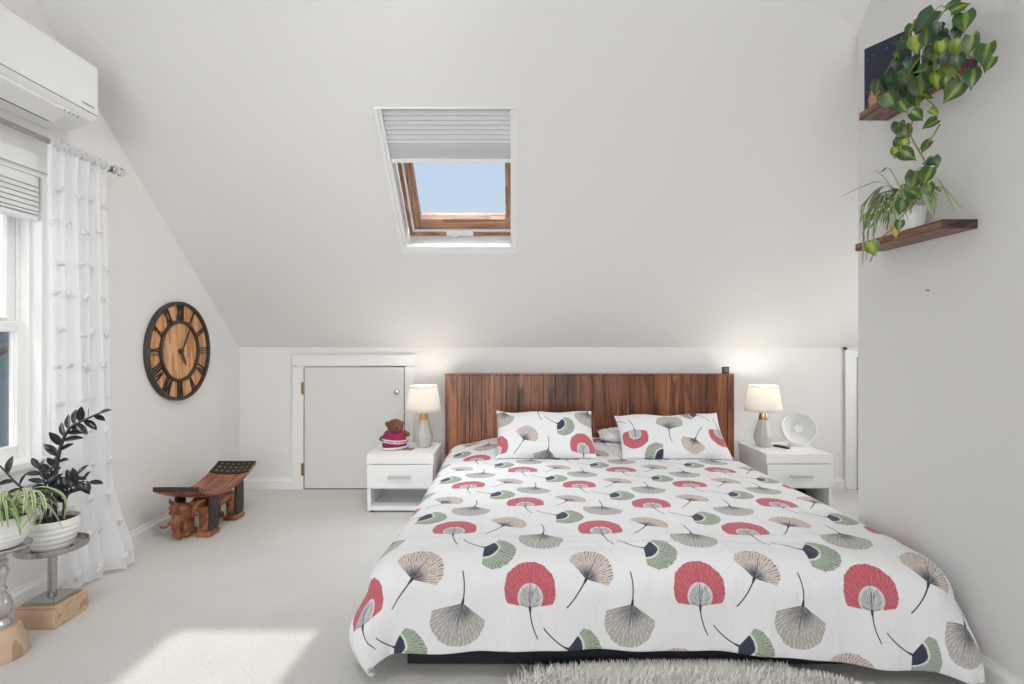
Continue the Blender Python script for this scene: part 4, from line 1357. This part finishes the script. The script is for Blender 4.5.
S2 = (-1.826, 2.09, 0)
p2 = thing('plant_stand', 'silver tray plant stand on a square wooden block', 'plant stand', S2, 0, 'plant stands')
box(-.077, .077, -.080, .080, 0, .082).build('wooden_block', 'oak', p2, bevel=.003)
box(-.062, .062, -.064, .064, .082, .090).build('foot_plate', 'steel', p2, bevel=.002)
mb = MB(); i = 0
for z, s in ((.090,.056),(.102,.042)):
    for x, y in ((-s,-s),(s,-s),(s,s),(-s,s)): mb.addv((x,y,z))
mb.f += [(0,3,2,1),(4,5,6,7),(0,1,5,4),(1,2,6,5),(2,3,7,6),(3,0,4,7)]
mb.build('stepped_plate', 'steel', p2, bevel=.002)
MB().lathe([(.015,.100),(.015,.280)], seg=24).build('post', 'steel', p2, smooth=True, sharp=.7)
MB().lathe([(0,.278),(.104,.278),(.114,.283),(.116,.288),(.116,.303),(.1135,.303),(.1125,.289),(.106,.285),(0,.285)], seg=64).build('tray', 'steel', p2, smooth=True, sharp=.7)

def ribbed_pot(mb, rb, rt, h, seg=56):
    prof = [(rb*.9,0),(rb,.004)]
    for k in range(29):
        t = k/28; r = rb + (rt-rb)*(1-(1-t)**2.0)
        r += .0016*sin(t*2*pi*5) * (1 if .05 < t < .9 else 0)
        prof.append((r, .006 + (h-.010)*t))
    prof += [(rt-.001,h),(rt-.006,h),(rt-.008,h-.02),(0,h-.022)]
    return mb.lathe(prof, seg=seg, cap=False)
Z1c = Vector((S1[0], S1[1], .3855)); Z2c = Vector((S2[0], S2[1], .2855))
zz = thing('potted_plant', 'near-black leafy plant in a white ribbed pot on the tray stand', 'plant', Z2c)
ribbed_pot(MB(), .062, .091, .118).build('pot', 'pot', zz, smooth=True, sharp=.8)
MB().lathe([(0,.102),(.084,.100)], seg=32, cap=False).build('soil', 'soil', zz)
def sp_(x, y, dD=0.0): return at(x, y, 2.09+dD)
base = Z2c + Vector((0,0,.098))
STEMS = [
 ([base+Vector((.01,0,0)), sp_(55,490), sp_(57,465), sp_(62,443,-.01), sp_(70,428,-.02), sp_(82,421,-.03), sp_(100,413,-.04)], .0085, 0),
 ([base+Vector((.03,.02,0)), sp_(64,500,.02), sp_(68,488,.02), sp_(78,474,.02)], .005, 1),
 ([base+Vector((.03,.0,0)), sp_(66,500), sp_(72,487), sp_(80,482), sp_(90,482)], .004, 2),
 ([base+Vector((-.02,-.01,0)), sp_(50,500,-.02), sp_(46,488,-.02), sp_(43,477,-.02), sp_(38,468,-.02)], .006, 3),
 ([base+Vector((-.03,.0,0)), sp_(42,504), sp_(30,494,-.03), sp_(16,483,-.05), sp_(2,468,-.06), sp_(-16,452,-.07)], .006, 4),
 ([base+Vector((-.01,.03,0)), sp_(49,500,.05), sp_(50,478,.06), sp_(53,465,.06)], .005, 5),
]
mb = MB()
for pts, r, _ in STEMS:
    c = catmull(pts, 6); n = len(c); mb.tube(c, [r*(1-.6*j/n) for j in range(n)], 9)
mb.build('stems', 'dark_stem', zz, world=True, smooth=True)
mb = MB(); rnd = random.Random(17)
for pts, r, sid in STEMS:
    c = catmull(pts, 8); n = len(c)
    start = .32 if sid in (0,) else .3
    cnt = 17 if sid == 0 else 9
    for q in range(cnt):
        t = start + (1-start)*q/(cnt-1)
        j = min(n-2, int(t*(n-1))); p = c[j]; tg = (c[j+1]-c[max(j-1,0)]).normalized()
        sd = 1 if q % 2 else -1
        lat = tg.cross(Vector((.15,-1,.1))).normalized()*sd
        d = tg*.55 + lat*.75 + Vector((rnd.uniform(-.2,.2), rnd.uniform(-.4,.1), rnd.uniform(-.1,.25)))
        if q == cnt-1: d = tg
        L = rnd.uniform(.050,.068)*(1-.2*(t > .9))
        leaf(mb, p, d, L, L*.44, (rnd.uniform(-.3,.5), -.6, .75), rnd.uniform(.05,.3), False, .3)
mb.build('leaves', 'zz', zz, world=True, smooth=True)

s2 = thing('spider_plant', 'pale spider plant in a white bowl on the pedestal at the left edge', 'plant', Z1c, 0, 'spider plants')
ribbed_pot(MB(), .062, .091, .108).build('pot', 'pot', s2, smooth=True, sharp=.8)
MB().lathe([(0,.090),(.084,.088)], seg=32, cap=False).build('soil', 'soil', s2)
m1, m2 = MB(), MB(); rnd = random.Random(31)
b0 = Z1c + Vector((0,0,.088))
for k in range(80):
    a = rnd.uniform(0, 2*pi); rr = rnd.uniform(.0,.05); L = rnd.uniform(.07,.17)
    p0 = b0 + Vector((rr*cos(a), rr*sin(a), 0)); dr = Vector((cos(a), sin(a), 0))
    hgt = rnd.uniform(.04,.085); drop = rnd.uniform(-.05,.03)
    if dr.x < -.3: L *= .75
    blade(m1 if k % 3 else m2, [p0, p0+dr*L*.35+Vector((0,0,hgt)), p0+dr*L*.8+Vector((0,0,hgt*.8)), p0+dr*L*1.1+Vector((0,0,drop))], rnd.uniform(.006,.010))
def s1p(x, y, d=0): return at(x, y, 1.84+d)
for pts in ([s1p(15,495), s1p(40,487,.0), s1p(60,493,.0), s1p(66,505,.0), s1p(64,520,.0)],
            [s1p(12,498), s1p(36,491,-.05), s1p(45,507,-.07), s1p(39,525,-.07)],
            [s1p(10,497), s1p(30,490,-.08), s1p(33,512,-.10), s1p(20,530,-.10)],
            [s1p(8,495), s1p(24,489,-.09), s1p(25,505,-.11), s1p(19,528,-.12)]):
    blade(m1, pts, .011)
m1.build('leaves', 'spider', s2, world=True, smooth=True)
m2.build('green_leaves', 'spider_green', s2, world=True, smooth=True)

# ------------------------------------------------------------------ fur rug
fr = thing('fur_rug', 'shaggy white faux fur rug on the carpet at the foot of the bed', 'rug', (.56, 1.362, 0))
RX_, RY_ = .610, .372
mb = MB()
mb.prism([( RX_*.96*math.copysign(abs(cos(t))**.55, cos(t)), RY_*.96*math.copysign(abs(sin(t))**.55, sin(t))) for t in [2*pi*k/48 for k in range(48)]], 'z', 0, .012)
mb.build('backing', 'fur', fr)
mb = MB(); rnd = random.Random(41)
def strand(x, y, L, az, lean, w):
    pts = []
    for q, t in enumerate((0, .4, .75, 1.0)):
        r = lean*L*t**1.4
        pts.append(Vector((x + r*cos(az), y + r*sin(az), .010 + L*t*(1-.35*lean*t))))
    s = Vector((-sin(az+.4), cos(az+.4), 0)); i = len(mb.v)
    for q, (p, ww) in enumerate(zip(pts, (1, .9, .6, .08))):
        mb.addv(p - s*w*ww/2); mb.addv(p + s*w*ww/2)
    for q in range(3): mb.f.append((i+2*q, i+2*q+1, i+2*q+3, i+2*q+2))
cl = [(rnd.uniform(-RX_, RX_), rnd.uniform(-RY_, RY_), rnd.uniform(0, 6.28)) for _ in range(260)]
N_F = 26000
for k in range(N_F):
    x = rnd.uniform(-RX_, RX_); y = RY_ - (2*RY_)*rnd.random()**1.9
    if abs(x/RX_)**4 + abs(y/RY_)**4 > 1: continue
    c = min(cl[(k*7) % 230:(k*7) % 230+30], key=lambda q: (q[0]-x)**2+(q[1]-y)**2)
    az = c[2]*.35 + rnd.uniform(-.7,.7) + (pi/2 if rnd.random() < .6 else -pi/2)
    ey = RY_ - y
    ln = rnd.uniform(.034,.066)
    if y > RY_-.05: az = pi*.5 + rnd.uniform(-.8,.8); ln = min(ln*.8, .043)
    if x > .34 and y > .22: ln = min(ln, .026)   # pressed down under the hem
    strand(x, y, ln, az, rnd.uniform(.25,.8), rnd.uniform(.0022,.004))
pile = mb.build('pile', 'fur', fr); pile['kind'] = 'stuff'

# ------------------------------------------------------------------ outside the window
struct(box(-40, -2.6, -20, 40, -3.4, -3.2).build('ground', 'snow'))
nh = thing('neighbour_house', 'grey neighbouring house seen through the left window', 'house', (-9, 9, -3.2))
mb = MB()
for k in range(26):
    z = k*.18; mb.box(-2.6, 2.6, -3.0 + (.012 if k % 2 else 0), 3.0, z, z+.178)
mb.build('walls', 'siding', nh)
mb = MB().prism([(-3.0,4.6),(3.0,4.6),(0,6.6)], 'y', -3.3, 3.3); mb.build('roof', 'roofing', nh)
mb = MB()
for y in (-1.6, 1.2): mb.box(2.58, 2.66, y-.5, y+.5, 2.6, 4.0)
mb.build('window', 'trim', nh)
tr = thing('bare_tree', 'bare tree standing outside the left window', 'tree', (-5.2, 5.0, -3.2))
mb = MB().tube([(0,0,0),(.05,.05,2.5),(.0,.1,5.0),(.1,.2,7.5)], [.16,.13,.10,.05], 10)
rnd = random.Random(2)
for k in range(22):
    z = rnd.uniform(2.6, 7); a = rnd.uniform(0,6.28); L = rnd.uniform(.8,1.8)
    mb.tube([(0,.08,z),(L*.5*cos(a), L*.5*sin(a), z+.4*L),(L*cos(a), L*sin(a), z+.9*L)], [.04,.025,.008], 6)
mb.build('trunk', 'bark', tr, smooth=True)

# ------------------------------------------------------------------ light
w = bpy.data.worlds.new('sky'); S.world = w; w.use_nodes = True
wn = N(w.node_tree); bg = w.node_tree.nodes['Background']
tc = wn.coord('Generated'); _, _, zz_ = wn.sep(tc)
wn.put(bg.inputs[0], wn.ramp(zz_, [(0.0,(.70,.74,.78)),(.35,(.58,.76,.97)),(1.0,(.46,.66,.92))]))
bg.inputs[1].default_value = 0.80

def area(name, loc, direc, sx, sy, power, color=(1,1,1)):
    L = bpy.data.lights.new(name, 'AREA'); L.shape = 'RECTANGLE'; L.size = sx; L.size_y = sy; L.energy = power; L.color = color
    o = bpy.data.objects.new(name, L); COL.objects.link(o); o.location = loc
    o.rotation_euler = Vector(direc).to_track_quat('-Z', 'Y').to_euler()
    return o
sd = Vector((.2, 1, -1.1)).normalized()
sun = bpy.data.lights.new('sun', 'SUN'); sun.energy = 2.1; sun.angle = math.radians(.7); sun.color = (1,.96,.9)
so = bpy.data.objects.new('sun', sun); COL.objects.link(so); so.location = (-2,-4,6); so.rotation_euler = sd.to_track_quat('-Z', 'Y').to_euler()
# daylight through the left window; added fills at the rear and in the nook
area('window_daylight', (-2.45, 1.50, 1.15), (1,.0,.12), .7, 1.0, 10, (.97,.985,1))
area('rear_fill', (-.45, DR-.16, 1.22), (0,1,.06), 2.95, 1.8, 84, (1,.99,.985))  # added fill from behind the camera, through the added rear window
area('nook_fill', (XN+.15, 3.02, 1.05), (-1,.30,-.05), .7, 1.25, 17, (1,.985,.96))  # added fill out of view, lifting the back wall
area('skylight_daylight', (-.33, 2.95, 3.4), (0,-.02,-1), .9, .9, 60, (.86,.93,1))
def spot(name, loc, target, power, cone, blend, radius, color):
    L = bpy.data.lights.new(name, 'SPOT'); L.energy = power; L.spot_size = math.radians(cone); L.spot_blend = blend
    L.shadow_soft_size = radius; L.color = color
    o = bpy.data.objects.new(name, L); COL.objects.link(o); o.location = loc
    o.rotation_euler = (Vector(target)-Vector(loc)).to_track_quat('-Z', 'Y').to_euler()
# added spots without fixtures, brightening the bed, left wall and carpet
spot('fill_spot', (.5, 1.35, 3.15), (.55, 2.75, .4), 110, 56, 1.0, .2, (.95,.97,1))
spot('fill_spot', (.25, 1.3, 3.15), (-2.0, 3.1, .9), 70, 66, 1.0, .2, (1,.975,.95))
spot('fill_spot', (-1.0, 1.3, 3.15), (-1.25, 2.75, 0), 80, 60, 1.0, .2, (1,.98,.96))

# ------------------------------------------------------------------ camera
cam = bpy.data.cameras.new('camera'); cam.sensor_width = 36; cam.lens = F/1024*36; cam.clip_start = .05
co_ = bpy.data.objects.new('camera', cam); COL.objects.link(co_); co_.location = (0,0,CAMZ); co_.rotation_euler = (pi/2,0,0)
S.camera = co_
S.view_settings.view_transform = 'Standard'; S.view_settings.look = 'None'
S.view_settings.gamma = 1.0; S.view_settings.use_curve_mapping = False
S.view_settings.exposure = 0.17
S.cycles.max_bounces = 10; S.cycles.diffuse_bounces = 6; S.cycles.transparent_max_bounces = 16
S.cycles.use_denoising = True
S.cycles.sample_clamp_indirect = 4.0
